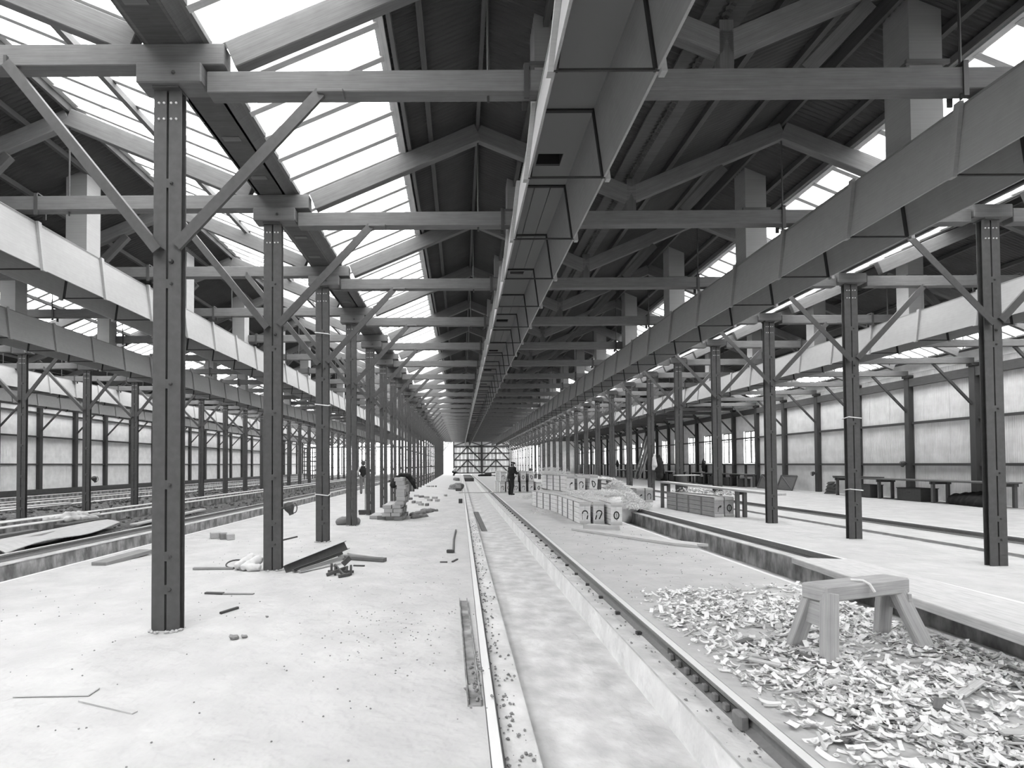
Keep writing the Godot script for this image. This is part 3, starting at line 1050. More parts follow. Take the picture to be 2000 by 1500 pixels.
func left_ground() -> void:
	gnoise.seed = 4
	gnoise.frequency = 0.35
	var f := get_node("floor")
	var st := new_st()
	st.set_smooth_group(0)
	var xs := []
	var x := -25.3
	while x < -8.1:
		xs.append(x)
		x += 0.2
	xs.append(-8.1)
	var zs := []
	var z := ZB
	while z > ZE:
		zs.append(z)
		z -= 0.45 if z > -40 else 1.5
	zs.append(ZE)
	for i in xs.size():
		for j in zs.size():
			st.add_vertex(Vector3(xs[i], ground_h(xs[i], zs[j]), zs[j]))
	for i in xs.size() - 1:
		for j in zs.size() - 1:
			var a := i * zs.size() + j
			var b := a + zs.size()
			for q in [a, b + 1, b, a, a + 1, b + 1]: st.add_index(q)
	st.generate_normals()
	put("dirt_ground", st.commit(), "dirt", f)
	# concrete kerbs of the unfinished pits
	var k := 0
	for r in [[-11.05, 0.32, 0.13, "nearest the left pit"], [-12.65, 0.30, 0.06, "just in front of the far left columns"], [-16.2, 0.34, 0.06, "behind the far left columns"], [-17.85, 0.34, 0.12, "second behind the far left columns"], [-20.1, 0.34, 0.04, "third behind the far left columns"], [-21.9, 0.36, 0.10, "nearest the left wall"]]:
		var kb := thing("concrete_kerb", Vector3(r[0], -0.3, 0), "long pale concrete kerb in the dirt, " + r[3], "kerb", "concrete kerbs on the left")
		slab("kerb_body", r[0] - r[1] / 2, r[0] + r[1] / 2, -0.5, r[2], ZE, -6.0, "stained", kb)
		slab("kerb_top", r[0] - r[1] / 2 - 0.01, r[0] + r[1] / 2 + 0.01, r[2], r[2] + 0.02, ZE, -6.0, "concrete", kb)
		k += 1
	# timbers and a thin warped sheet lying beyond the left pit
	plank(Vector3(-9.6, 0.0, -9.5), Vector3(-10.3, 0.02, -15.6), 0.30, 0.05, "timber_light", "plank", "long pale plank lying in the dirt beyond the left pit, nearest the pit", "plank", "planks in the dirt")
	plank(Vector3(-10.2, 0.03, -9.8), Vector3(-10.5, 0.03, -13.6), 0.22, 0.08, "timber", "plank", "grey plank lying in the dirt between the warped sheet and the kerb", "plank", "planks in the dirt")
	plank(Vector3(-9.0, 0.0, -15.2), Vector3(-9.5, 0.0, -20.4), 0.2, 0.05, "timber_light", "plank", "pale plank lying along the left pit further back", "plank", "planks in the dirt")
	plank(Vector3(-8.5, -0.02, -7.2), Vector3(-8.75, -0.02, -11.0), 0.16, 0.05, "timber_light", "plank", "narrow pale plank at the frame edge beside the left rail", "plank", "planks in the dirt")
	plank(Vector3(-13.3, 0.0, -15.0), Vector3(-13.1, 0.02, -18.8), 0.24, 0.06, "timber_light", "plank", "pale plank lying at the foot of the far left column", "plank", "planks in the dirt")
	plank(Vector3(-15.4, 0.22, -17.8), Vector3(-15.2, 0.2, -21.4), 0.28, 0.05, "timber_light", "plank", "pale plank on the dirt bank behind the far left columns", "plank", "planks in the dirt")
	plank(Vector3(-19.0, 0.0, -22.0), Vector3(-18.8, 0.0, -29.0), 0.25, 0.08, "timber_light", "plank", "long pale plank between the kerbs near the left wall", "plank", "planks in the dirt")
	var sh := new_st()
	var n := 16
	var grid := func(i: int, j: int, up: float) -> Vector3:
		var u := float(i) / n
		var v := float(j) / 4.0
		var a := Vector3(-8.15, 0, -9.9).lerp(Vector3(-9.25, 0, -15.0), u)
		return a + Vector3(-0.95 * v + 0.15 * u * v, 0.05 + up + 0.10 * sin(PI * v) * (1.0 - u * 0.6) + 0.05 * sin(7.0 * u + 2.0 * v), -0.2 * v)
	for i in n:
		for j in 4:
			quad(sh, grid.call(i, j, 0.018), grid.call(i + 1, j, 0.018), grid.call(i + 1, j + 1, 0.018), grid.call(i, j + 1, 0.018))
			quad(sh, grid.call(i, j + 1, 0.0), grid.call(i + 1, j + 1, 0.0), grid.call(i + 1, j, 0.0), grid.call(i, j, 0.0))
	for i in n:
		quad(sh, grid.call(i, 0, 0.0), grid.call(i + 1, 0, 0.0), grid.call(i + 1, 0, 0.018), grid.call(i, 0, 0.018))
		quad(sh, grid.call(i, 4, 0.018), grid.call(i + 1, 4, 0.018), grid.call(i + 1, 4, 0.0), grid.call(i, 4, 0.0))
	single("warped_sheet", sh.commit(), "timber_light", Transform3D(), "thin pale warped sheet lying over the rail of the left pit", "sheet")
	single("dust_cloth", blob([[Vector3(-11.0, 0.2, -15.4), Vector3(-11.1, 0.2, -16.2), 0.14, 0.10], [Vector3(-11.2, 0.18, -14.9), Vector3(-11.0, 0.16, -16.8), 0.07, 0.05], [Vector3(-10.85, 0.15, -15.2), Vector3(-10.8, 0.1, -16.4), 0.08, 0.06]], 0.035, 0.12, 0.05, 0.2), "cloth_light", Transform3D(), "pale crumpled sacking heaped on the kerb beyond the left pit", "sacking")
	single("timber_block", bm(Vector3(0.34, 0.16, 1.9), 0.02), "timber_dark", Transform3D(Basis(Vector3.UP, 0.04), Vector3(-10.65, 0.0, -15.6)), "dark squared timber baulk lying against the kerb beyond the left pit", "timber")
	var lumps := []
	for i in 900:
		var lx := rng.randf_range(-16.0, -8.6)
		var lz := rng.randf_range(-8.0, -45.0)
		lumps.append(rnd_xf(Vector3(lx, ground_h(lx, lz) + 0.02, lz), 0.04, 0.16))
	for i in 500:
		var lx := -14.7 + rng.randfn(0.0, 0.35)
		var lz := rng.randf_range(-14.0, -50.0)
		lumps.append(rnd_xf(Vector3(lx, ground_h(lx, lz) + 0.02, lz), 0.06, 0.2))
	scatter("dirt_clods", shard(3), "dirt", lumps, "dirt clods strewn over the rough ground on the left", "dirt")
	# a timber rack far back on the left
	var rk := thing("timber_rack", Vector3(-16.9, -0.05, -62), "tall open timber rack of many rails far back on the left", "rack")
	for xx in [-17.4, -16.5, -15.6]:
		for zz in [-61.6, -62.6]:
			bar("upright", Vector3(xx, -0.1, zz), Vector3(xx, 3.6, zz), 0.10, 0.10, "timber_dark", rk)
	for i in 7:
		bar("rail", Vector3(-17.5, 0.5 + 0.5 * i, -61.55), Vector3(-15.5, 0.5 + 0.5 * i, -61.55), 0.11, 0.05, "timber_dark", rk)

# ------------------------------------------------------------------ crates

func mark_points(kind: String) -> Array:
	var p := []
	match kind:
		"arch":
			p = [Vector2(-0.055, -0.11), Vector2(-0.062, -0.02)]
			for i in 9: p.append(Vector2(-0.06 * cos(PI * i / 8.0), 0.02 + 0.06 * sin(PI * i / 8.0)))
			p.append_array([Vector2(0.062, -0.02), Vector2(0.045, -0.10)])
		"hook":
			p = [Vector2(-0.075, -0.11), Vector2(-0.05, -0.02)]
			for i in 9: p.append(Vector2(0.01 - 0.062 * cos(PI * i / 8.0), 0.03 + 0.05 * sin(PI * i / 8.0)))
			p.append_array([Vector2(0.06, 0.0), Vector2(0.01, -0.10)])
		"ring":
			for i in 17: p.append(Vector2(0.055 * sin(TAU * i / 16.0), 0.075 * cos(TAU * i / 16.0)))
			p.append(Vector2(0.01, -0.11))
		"drop":
			p = [Vector2(-0.06, 0.08), Vector2(0.02, 0.06), Vector2(0.06, 0.0), Vector2(0.04, -0.08), Vector2(0.0, -0.09), Vector2(-0.03, -0.03), Vector2(-0.06, 0.08)]
		"curve":
			p = [Vector2(-0.03, -0.08), Vector2(-0.02, 0.0), Vector2(0.02, 0.05), Vector2(0.06, 0.06), Vector2(0.03, 0.02)]
	return p

# a long narrow crate; its marked end stands at the node, the rest runs back along -z
func make_crate(kind: String, m: String, length := 3.2, w := 0.29, h := 0.57) -> Node3D:
	var o := Node3D.new()
	put("inner_case", bm(Vector3(w - 0.05, h - 0.03, length - 0.05)), "timber_dark", o, Transform3D(Basis(), Vector3(0, h / 2, -length / 2)), true)
	var bh := (h - 0.02) / 4.0
	var turn := Basis(Vector3.UP, PI / 2)
	for s in [-1, 1]:
		for i in 4:
			put("side_board", bm(Vector3(length - 0.03, bh - 0.012, 0.02)), m, o, Transform3D(turn, Vector3(s * (w / 2 - 0.014), 0.01 + bh * (i + 0.5), -length / 2)), true)
		for q in [0.24, 0.5, 0.76]:
			put("side_batten", bm(Vector3(0.02, h, 0.075)), "batten", o, Transform3D(Basis(), Vector3(s * (w / 2 + 0.006), h / 2, -length * q)), true)
	for i in 2:
		put("end_board", bm(Vector3(w / 2 - 0.004, h - 0.01, 0.02)), m, o, Transform3D(Basis(), Vector3((i - 0.5) * w / 2, h / 2, 0.0)), true)
	put("top_cleat", bm(Vector3(w, 0.075, 0.02), 0.003), "timber_light", o, Transform3D(Basis(), Vector3(0, h - 0.045, 0.018)), true)
	put("bottom_cleat", bm(Vector3(w, 0.08, 0.02), 0.003), "timber_light", o, Transform3D(Basis(), Vector3(0, 0.045, 0.018)), true)
	for i in 2:
		put("lid_board", bm(Vector3(length, 0.02, w / 2 - 0.004)), "timber_light", o, Transform3D(turn, Vector3((i - 0.5) * w / 2, h + 0.006, -length / 2)), true)
	var st := new_st()
	var pts := mark_points(kind)
	for i in pts.size() - 1:
		barst(st, Vector3(pts[i].x, pts[i].y, 0), Vector3(pts[i + 1].x, pts[i + 1].y, 0), 0.026, 0.004)
	put("painted_mark", st.commit(), "paint", o, Transform3D(Basis().scaled(Vector3(1.15, 1.25, 1)), Vector3(0.0, h * 0.45, 0.0125)), true)
	return o

func place_crate(kind: String, m: String, at: Vector3, yaw: float, label: String, group: String, roll := 0.0, length := 3.2, w := 0.29) -> Node3D:
	var o := make_crate(kind, m, length, w)
	o.name = numbered(self, "wooden_crate")
	add_child(o, true)
	o.transform = Transform3D(Basis(Vector3.UP, yaw) * Basis(Vector3.BACK, roll), at)
	tag(o, label, "crate", group)
	return o

func crates() -> void:
	var g := "crates of the big stack"
	place_crate("arch", "crate", Vector3(3.285, 0, -14.6), 0.0, "long crate with a dark horseshoe mark, left of the three front crates", g)
	place_crate("hook", "crate", Vector3(3.655, 0, -14.63), 0.0, "long crate with a bent hook mark, middle of the three front crates", g)
	place_crate("ring", "crate", Vector3(4.03, 0, -14.3), 0.0, "long crate with a dark ring mark, right of the three front crates", g)
	var yaw := 0.13
	for i in 5:
		var p := Vector3(3.28 + 0.36 * i, 0, -18.0 - 0.0 * i) + Vector3(0, 0, -0.1 * i)
		place_crate("arch", "crate", p, yaw, "lower crate behind the front three, %s from the left" % ORD[i], g)
	place_crate("curve", "crate", Vector3(3.92, 0.595, -19.65), yaw, "upper crate on the big stack with a darker end, leftmost of three", g)
	place_crate("arch", "crate", Vector3(4.32, 0.595, -19.75), yaw, "upper crate on the big stack with an arch mark, middle of three", g)
	place_crate("drop", "crate", Vector3(4.73, 0.62, -19.72), yaw, "upper crate on the big stack leaning to the right with a drop mark", g, -0.09)
	place_crate("curve", "crate_grey", Vector3(7.62, 0, -16.3), 0.06, "grey crate under the long bench by the columns, left of the pair", "crate pair under the bench")
	place_crate("ring", "crate_grey", Vector3(7.98, 0, -16.42), 0.06, "grey crate with a bold ring mark, right of the pair under the bench", "crate pair under the bench", 0.0, 3.0, 0.28)
	place_crate("curve", "crate_grey", Vector3(7.28, 0, -22.35), 0.06, "dark banded crate beyond the straw heap, left of its pair", "crate pair beyond the straw heap", 0.0, 3.1, 0.33)
	place_crate("arch", "crate_grey", Vector3(7.72, 0, -22.6), 0.06, "crate with an arch mark beyond the straw heap, right of its pair", "crate pair beyond the straw heap", 0.0, 3.0, 0.31)
	g = "crates beside the standing worker"
	var names_ := [["arch", 2.36, -31.0], ["ring", 2.72, -31.1], ["hook", 3.12, -31.0], ["arch", 3.55, -31.05], ["curve", 3.98, -31.1], ["ring", 4.40, -31.0]]
	for i in names_.size():
		place_crate(names_[i][0], "crate", Vector3(names_[i][1], 0, names_[i][2]), 0.03, "lower crate beside the standing worker, %s from the left" % ORD[i], g)
	for i in 4:
		place_crate(["arch", "curve", "ring", "drop"][i], "crate", Vector3(2.42 + [0.0, 0.68, 1.13, 1.6][i], 0.595, -31.2), 0.03, "upper crate beside the standing worker, %s from the left" % ORD[i], g)
	single("plank", bm(Vector3(1.1, 0.03, 0.2), 0.004), "timber_light", Transform3D(Basis(Vector3.UP, 0.2), Vector3(3.2, 1.206, -31.5)), "short pale board lying on the crates by the standing worker", "board")
	single("round_tin", tin_mesh(0.09, 0.16), "iron", Transform3D(Basis(), Vector3(4.02, 1.192, -31.5)), "small dark tin standing on the upper crates by the worker", "tin")
	# straw
	var strand := bm(Vector3(0.22, 0.008, 0.012))
	var xfs := []
	for i in 5200:
		var r := sqrt(rng.randf()) * 1.35
		var t := rng.randf() * TAU
		var x := 5.75 + r * cos(t) * 0.75
		var z := -20.3 + r * sin(t) * 1.5
		var y := 0.92 * exp(-pow(r / 0.85, 2)) + 0.02
		xfs.append(rnd_xf(Vector3(x, y * rng.randf_range(0.9, 1.04), z), 0.6, 1.3, 0.6))
	for i in 1500:
		var x := rng.randf_range(3.4, 5.2)
		var z := rng.randf_range(-17.0, -18.6) if i < 900 else rng.randf_range(-14.9, -17.4)
		if i < 900: xfs.append(rnd_xf(Vector3(x, 0.60 + rng.randf() * 0.12, z), 0.5, 1.1, 0.5))
		elif x < 4.2: xfs.append(rnd_xf(Vector3(x, 0.60 + rng.randf() * 0.03, z), 0.5, 1.0, 0.3))
	var mound := blob([[Vector3(5.75, -0.1, -19.4), Vector3(5.75, -0.1, -21.2), 0.55, 0.55], [Vector3(5.75, 0.2, -20.3), Vector3(5.8, 0.35, -20.5), 0.42, 0.42], [Vector3(5.3, -0.2, -18.9), Vector3(5.6, 0.0, -20.0), 0.42, 0.5]], 0.07, 0.3, 0.06, 0.25)
	single("straw_mound", mound, "straw", Transform3D(), "big heap of loose packing straw beside the crate stack", "straw heap").set_meta("kind", "stuff")
	scatter("packing_straw", strand, "straw", xfs, "loose packing straw strewn over the heap and the crates", "straw")
	xfs = []
	for i in 1400:
		var c: Array = [[3.35, -26.0, 0.7, 0.22], [2.75, -18.3, 0.35, 0.05], [4.3, -33.2, 0.6, 0.5]][i % 3]
		var r := rng.randfn(0.0, 0.45)
		var t := rng.randf() * TAU
		xfs.append(rnd_xf(Vector3(c[0] + r * cos(t) * c[2] * 1.4, 0.015 + c[3] * exp(-r * r * 4.0) * rng.randf(), c[1] + r * sin(t) * 1.6), 0.5, 1.1, 0.3))
	for i in 700:
		xfs.append(rnd_xf(Vector3(3.6 + rng.randfn(0.0, 0.3), 1.20 + rng.randf() * 0.10 * (1.0 if i % 3 else 2.5), -22.0 + rng.randfn(0.0, 0.5)), 0.5, 1.0, 0.7))
	scatter("straw_wisps", strand, "straw", xfs, "wisps of straw on the floor and on the upper crates", "straw")
	xfs = []
	for i in 700:
		xfs.append(rnd_xf(Vector3(0.95 + rng.randfn(0.0, 0.28), -1.0 + rng.randf() * 0.25, -17.5 + rng.randfn(0.0, 0.8)), 0.5, 1.2, 0.4))
	for i in 500:
		xfs.append(rnd_xf(Vector3(clampf(1.0 + rng.randfn(0.0, 0.3), 0.5, 1.58), -1.01 + rng.randf() * 0.04, -13.2 + rng.randfn(0.0, 0.35)), 0.4, 1.0, 0.2))
	scatter("pit_straw", strand, "straw", xfs, "trodden straw and litter on the floor of the central pit", "straw")

func tin_mesh(r: float, h: float) -> Mesh:
	var st := new_st()
	lathe(st, [Vector2(0, 0), Vector2(r, 0), Vector2(r * 1.03, h * 0.05), Vector2(r, h * 0.1), Vector2(r, h * 0.92), Vector2(r * 1.04, h * 0.95), Vector2(r, h), Vector2(r * 0.3, h * 1.02), Vector2(0, h * 1.02)], 16)
	return st.commit()

# ------------------------------------------------------------------ benches along the right

func bench(called: String, a: Vector3, b: Vector3, width: float, thick: float, m: String, legs: Array, label: String, category := "bench") -> Node3D:
	var o := thing(called, Vector3((a.x + b.x) / 2, 0, (a.z + b.z) / 2), label, category)
	for q in [-0.5, 0.5]:
		var side: Vector3 = along(a, b).basis.z * width * 0.5 * q
		bar("top_board", a + side, b + side, thick, width * 0.5 - 0.006, m, o, 0.005)
	for t in legs:
		var p: Vector3 = a.lerp(b, t)
		var s := along(a, b).basis.z
		for q in [-1, 1]:
			var top: Vector3 = p + s * width * 0.36 * q - Vector3(0, thick / 2, 0)
			bar("leg", Vector3(top.x, 0, top.z), top, 0.10, 0.10, "timber", o, 0.005)
		bar("cross_batten", p - s * width * 0.5 - Vector3(0, thick / 2 + 0.05, 0), p + s * width * 0.5 - Vector3(0, thick / 2 + 0.05, 0), 0.10, 0.06, "timber_dark", o)
	return o

func benches() -> void:
	bench("long_bench", Vector3(8.58, 0.74, -14.78), Vector3(7.36, 0.915, -19.95), 0.35, 0.06, "timber_light", [0.28, 0.985], "long white-topped plank bench running past the right columns over two crates")
	bench("long_bench", Vector3(7.72, 0.76, -27.9), Vector3(7.72, 0.76, -34.5), 0.5, 0.06, "timber_light", [0.06, 0.5, 0.95], "further long plank bench, pale with shavings, beyond the straw heap")
	bench("work_bench", Vector3(18.55, 0.85, -18.6), Vector3(18.55, 0.85, -26.9), 0.8, 0.06, "timber", [0.02, 0.33, 0.66, 0.98], "heavy workbench along the near right wall with clutter beneath")
	bench("work_bench", Vector3(18.75, 0.82, -35.6), Vector3(18.75, 0.82, -44.0), 0.7, 0.06, "timber", [0.02, 0.25, 0.5, 0.75, 0.98], "dark workbench under the first windows of the right wall")
	bench("work_bench", Vector3(18.7, 0.86, -46.5), Vector3(18.7, 0.86, -55.0), 0.7, 0.06, "timber_light", [0.02, 0.35, 0.7, 0.98], "workbench under the windows further along the right wall")
	bench("work_bench", Vector3(18.7, 0.86, -58.5), Vector3(18.7, 0.86, -68.0), 0.7, 0.06, "timber_light", [0.02, 0.5, 0.98], "furthest workbench under the right wall windows")
	single("plank", bm(Vector3(0.32, 0.05, 2.6), 0.006), "timber_dark", Transform3D(Basis(Vector3.UP, 0.1), Vector3(18.4, 0.91, -25.6)), "dark board lying on the end of the near right workbench", "board")
	# boxes and heaps beneath the benches
	var k := 0
	for b in [[18.6, -22.5, 0.7, 0.5, 1.2], [18.5, -25.1, 0.6, 0.55, 1.1], [18.7, -36.4, 0.5, 0.5, 0.7], [18.7, -38.3, 0.5, 0.55, 0.8], [18.7, -40.6, 0.55, 0.6, 0.8], [18.7, -42.6, 0.5, 0.5, 0.7], [18.6, -48.0, 0.5, 0.6, 1.2], [18.6, -51.2, 0.5, 0.6, 1.2]]:
		var o := thing("tool_box", Vector3(b[0], 0, b[1]), "dark wooden box on the floor beneath the right benches, %s from the front" % ORD[k], "box", "boxes under the benches")
		put("case", bm(Vector3(b[2], b[3], b[4]), 0.012), "timber_dark", o, Transform3D(Basis(), Vector3(0, b[3] / 2, 0)), true)
		put("lid", bm(Vector3(b[2] + 0.04, 0.03, b[4] + 0.04), 0.006), "wall_post", o, Transform3D(Basis(), Vector3(0, b[3] + 0.016, 0)), true)
		put("handle", bm(Vector3(0.02, 0.03, 0.16), 0.005), "iron", o, Transform3D(Basis(), Vector3(-b[2] / 2 - 0.012, b[3] * 0.7, 0)), true)
		k += 1
	single("sack_heap", blob([[Vector3(18.3, 0.1, -19.2), Vector3(18.5, 0.15, -20.6), 0.30, 0.26], [Vector3(18.6, 0.3, -19.6), Vector3(18.6, 0.25, -20.2), 0.24, 0.2]], 0.05, 0.2, 0.06, 0.25), "cloth_dark", Transform3D(), "dark heap of sacking under the near end of the right workbench", "sacking")
	var ps := thing("board_stack", Vector3(18.9, 0, -27.9), "untidy stack of pale board ends against the right wall beside the workbench", "boards")
	for i in 11:
		bar("board", Vector3(18.5 + 0.03 * (i % 3), 0.03 + 0.055 * i, -27.7 + 0.01 * (i % 4)), Vector3(19.2, 0.03 + 0.055 * i, -28.5 + 0.05 * (i % 3)), 0.045, 0.45 - 0.025 * i, "timber", ps)
	# light braced frames that lean on the right wall
	var lf := ["nearer of the two", "further of the two"]
	for i in 2:
		var z0: float = [-30.9, -33.0][i]
		var o := thing("braced_frame", Vector3(18.9, 0, z0), "light braced timber frame leaning on the right wall, " + lf[i], "frame", "braced frames at the right wall")
		var a := Vector3(18.55, 0.03, z0)
		var b := Vector3(18.55, 0.03, z0 - 1.5)
		var up := Vector3(0.3, 0.80, 0)
		for e in [[a, a + up], [b, b + up], [a, b], [a + up, b + up], [a, b + up]]:
			bar("frame_bar", e[0], e[1], 0.08, 0.04, "timber", o)
		put("backing", bm(Vector3(0.02, 0.82, 1.4)), "timber", o, Transform3D(Basis(Vector3.BACK, -0.358), Vector3(18.73, 0.44, z0 - 0.75)))
	# boards leaning on the right wall far back
	for i in 8:
		var z := -54.6 - 0.25 * i
		plank(Vector3(17.7 + 0.1 * (i % 3), 0.02, z), Vector3(19.2, 3.8 + 0.3 * (i % 4), z - 0.5 - 0.1 * (i % 2)), 0.18, 0.03, "timber" if i % 2 else "timber_light", "leaning_board", "long board leaning on the right wall windows, %s from the front" % ORD[i], "board", "boards leaning on the right wall", 0.0)
	# dark drum added for a column foot in shade, its board, and what hangs on the columns
	var kg := new_st()
	lathe(kg, [Vector2(0, 0), Vector2(0.17, 0), Vector2(0.2, 0.3), Vector2(0.21, 0.55), Vector2(0.2, 0.85), Vector2(0.17, 1.13), Vector2(0, 1.13)], 18)
	var shade_drum := thing("column_shade_drum", Vector3(8.1, 0, -20.2), "added dark drum standing in for the shaded foot of a right column", "shade_drum")
	put("drum_shell", kg.commit(), "timber_dark", shade_drum, Transform3D(), true)
	for y in [0.25, 0.85]:
		var hp := new_st()
		lathe(hp, [Vector2(0.197, y - 0.02), Vector2(0.209, y - 0.02), Vector2(0.209, y + 0.02), Vector2(0.197, y + 0.02)], 18)
		put("drum_band", hp.commit(), "iron", shade_drum, Transform3D(), true)
	single("plank", bm(Vector3(0.85, 0.04, 0.34), 0.005), "timber_light", Transform3D(Basis(), Vector3(8.28, 1.152, -20.2)), "short white board lying across the added dark drum", "board")
	coat(Vector3(8.53, 1.92, -23.62), "cloth_dark", "long dark coat hung on the right column beside a white cloth", 0.86)
	single("hung_cloth", blob([[Vector3(8.30, 1.95, -23.58), Vector3(8.30, 1.5, -23.56), 0.05, 0.11], [Vector3(8.26, 1.8, -23.56), Vector3(8.24, 1.35, -23.55), 0.05, 0.06]], 0.025, 0.06, 0.015, 0.1), "cloth_light", Transform3D(), "white cloth hung on the right column beside the dark coat", "cloth")
	coat(Vector3(19.15, 1.90, -43.4), "cloth_dark", "dark coat hung against the right wall windows", 0.85)
	coat(Vector3(19.1, 2.0, -67.0), "cloth_dark", "dark coat hung on the right wall far back", 0.7)
	for l in [[Vector3(-2.62, 0.92, -8.46), "black bulbous lamp with a ring handle hung on the second near left column", 1.0], [Vector3(-13.70, 1.10, -20.66), "small dark lamp fixed to a far left column", 1.2], [Vector3(19.075, 0.95, -29.84), "dark lamp fixed to a post of the right wall above the frames", 1.2], [Vector3(19.06, 1.47, -23.74), "dark lamp on the post above the near right workbench", 1.3]]:
		lamp(l[0], l[1], l[2])

func coat(at: Vector3, m: String, label: String, h: float) -> void:
	single("hung_coat", blob([[at, at + Vector3(0, -h * 0.4, 0), 0.04, 0.12], [at + Vector3(0, -h * 0.4, 0), at + Vector3(0.0, -h, 0.0), 0.12, 0.15], [at + Vector3(-0.08, -0.15, 0.02), at + Vector3(-0.15, -h * 0.75, 0.03), 0.045, 0.05], [at + Vector3(0.08, -0.15, 0.02), at + Vector3(0.15, -h * 0.75, 0.03), 0.045, 0.05]], 0.025, 0.06, 0.02, 0.12), m, Transform3D(), label, "coat")

func lamp(at: Vector3, label: String, s: float) -> void:
	var o := thing("hand_lamp", at, label, "lamp", "lamps hung on the posts", PI if at.x > 15 else 0.0)
	o.scale = Vector3.ONE * s
	var st := new_st()
	var tilt := Basis(Vector3.BACK, 0.35)
	lathe(st, [Vector2(0, -0.10), Vector2(0.035, -0.10), Vector2(0.04, -0.06), Vector2(0.05, -0.045), Vector2(0.075, 0.0), Vector2(0.08, 0.04), Vector2(0.06, 0.085), Vector2(0.02, 0.10), Vector2(0, 0.10)], 16, Transform3D(tilt, Vector3(0, 0.02, 0)))
	put("lamp_body", st.commit(), "iron", o, Transform3D(), true)
	var t := new_st()
	var pts := []
	for i in 13: pts.append(Vector3(0.07 + 0.045 * cos(PI * i / 12.0 - PI / 2), 0.03 + 0.075 * sin(PI * i / 12.0 - PI / 2), 0.0))
	tube(t, pts, 0.008, 6)
	put("ring_handle", t.commit(), "iron", o, Transform3D(), true)
	put("bracket", bm(Vector3(0.10, 0.03, 0.03), 0.004), "iron", o, Transform3D(Basis(), Vector3(-0.09, 0.03, 0)), true)

# ------------------------------------------------------------------ things on the floor

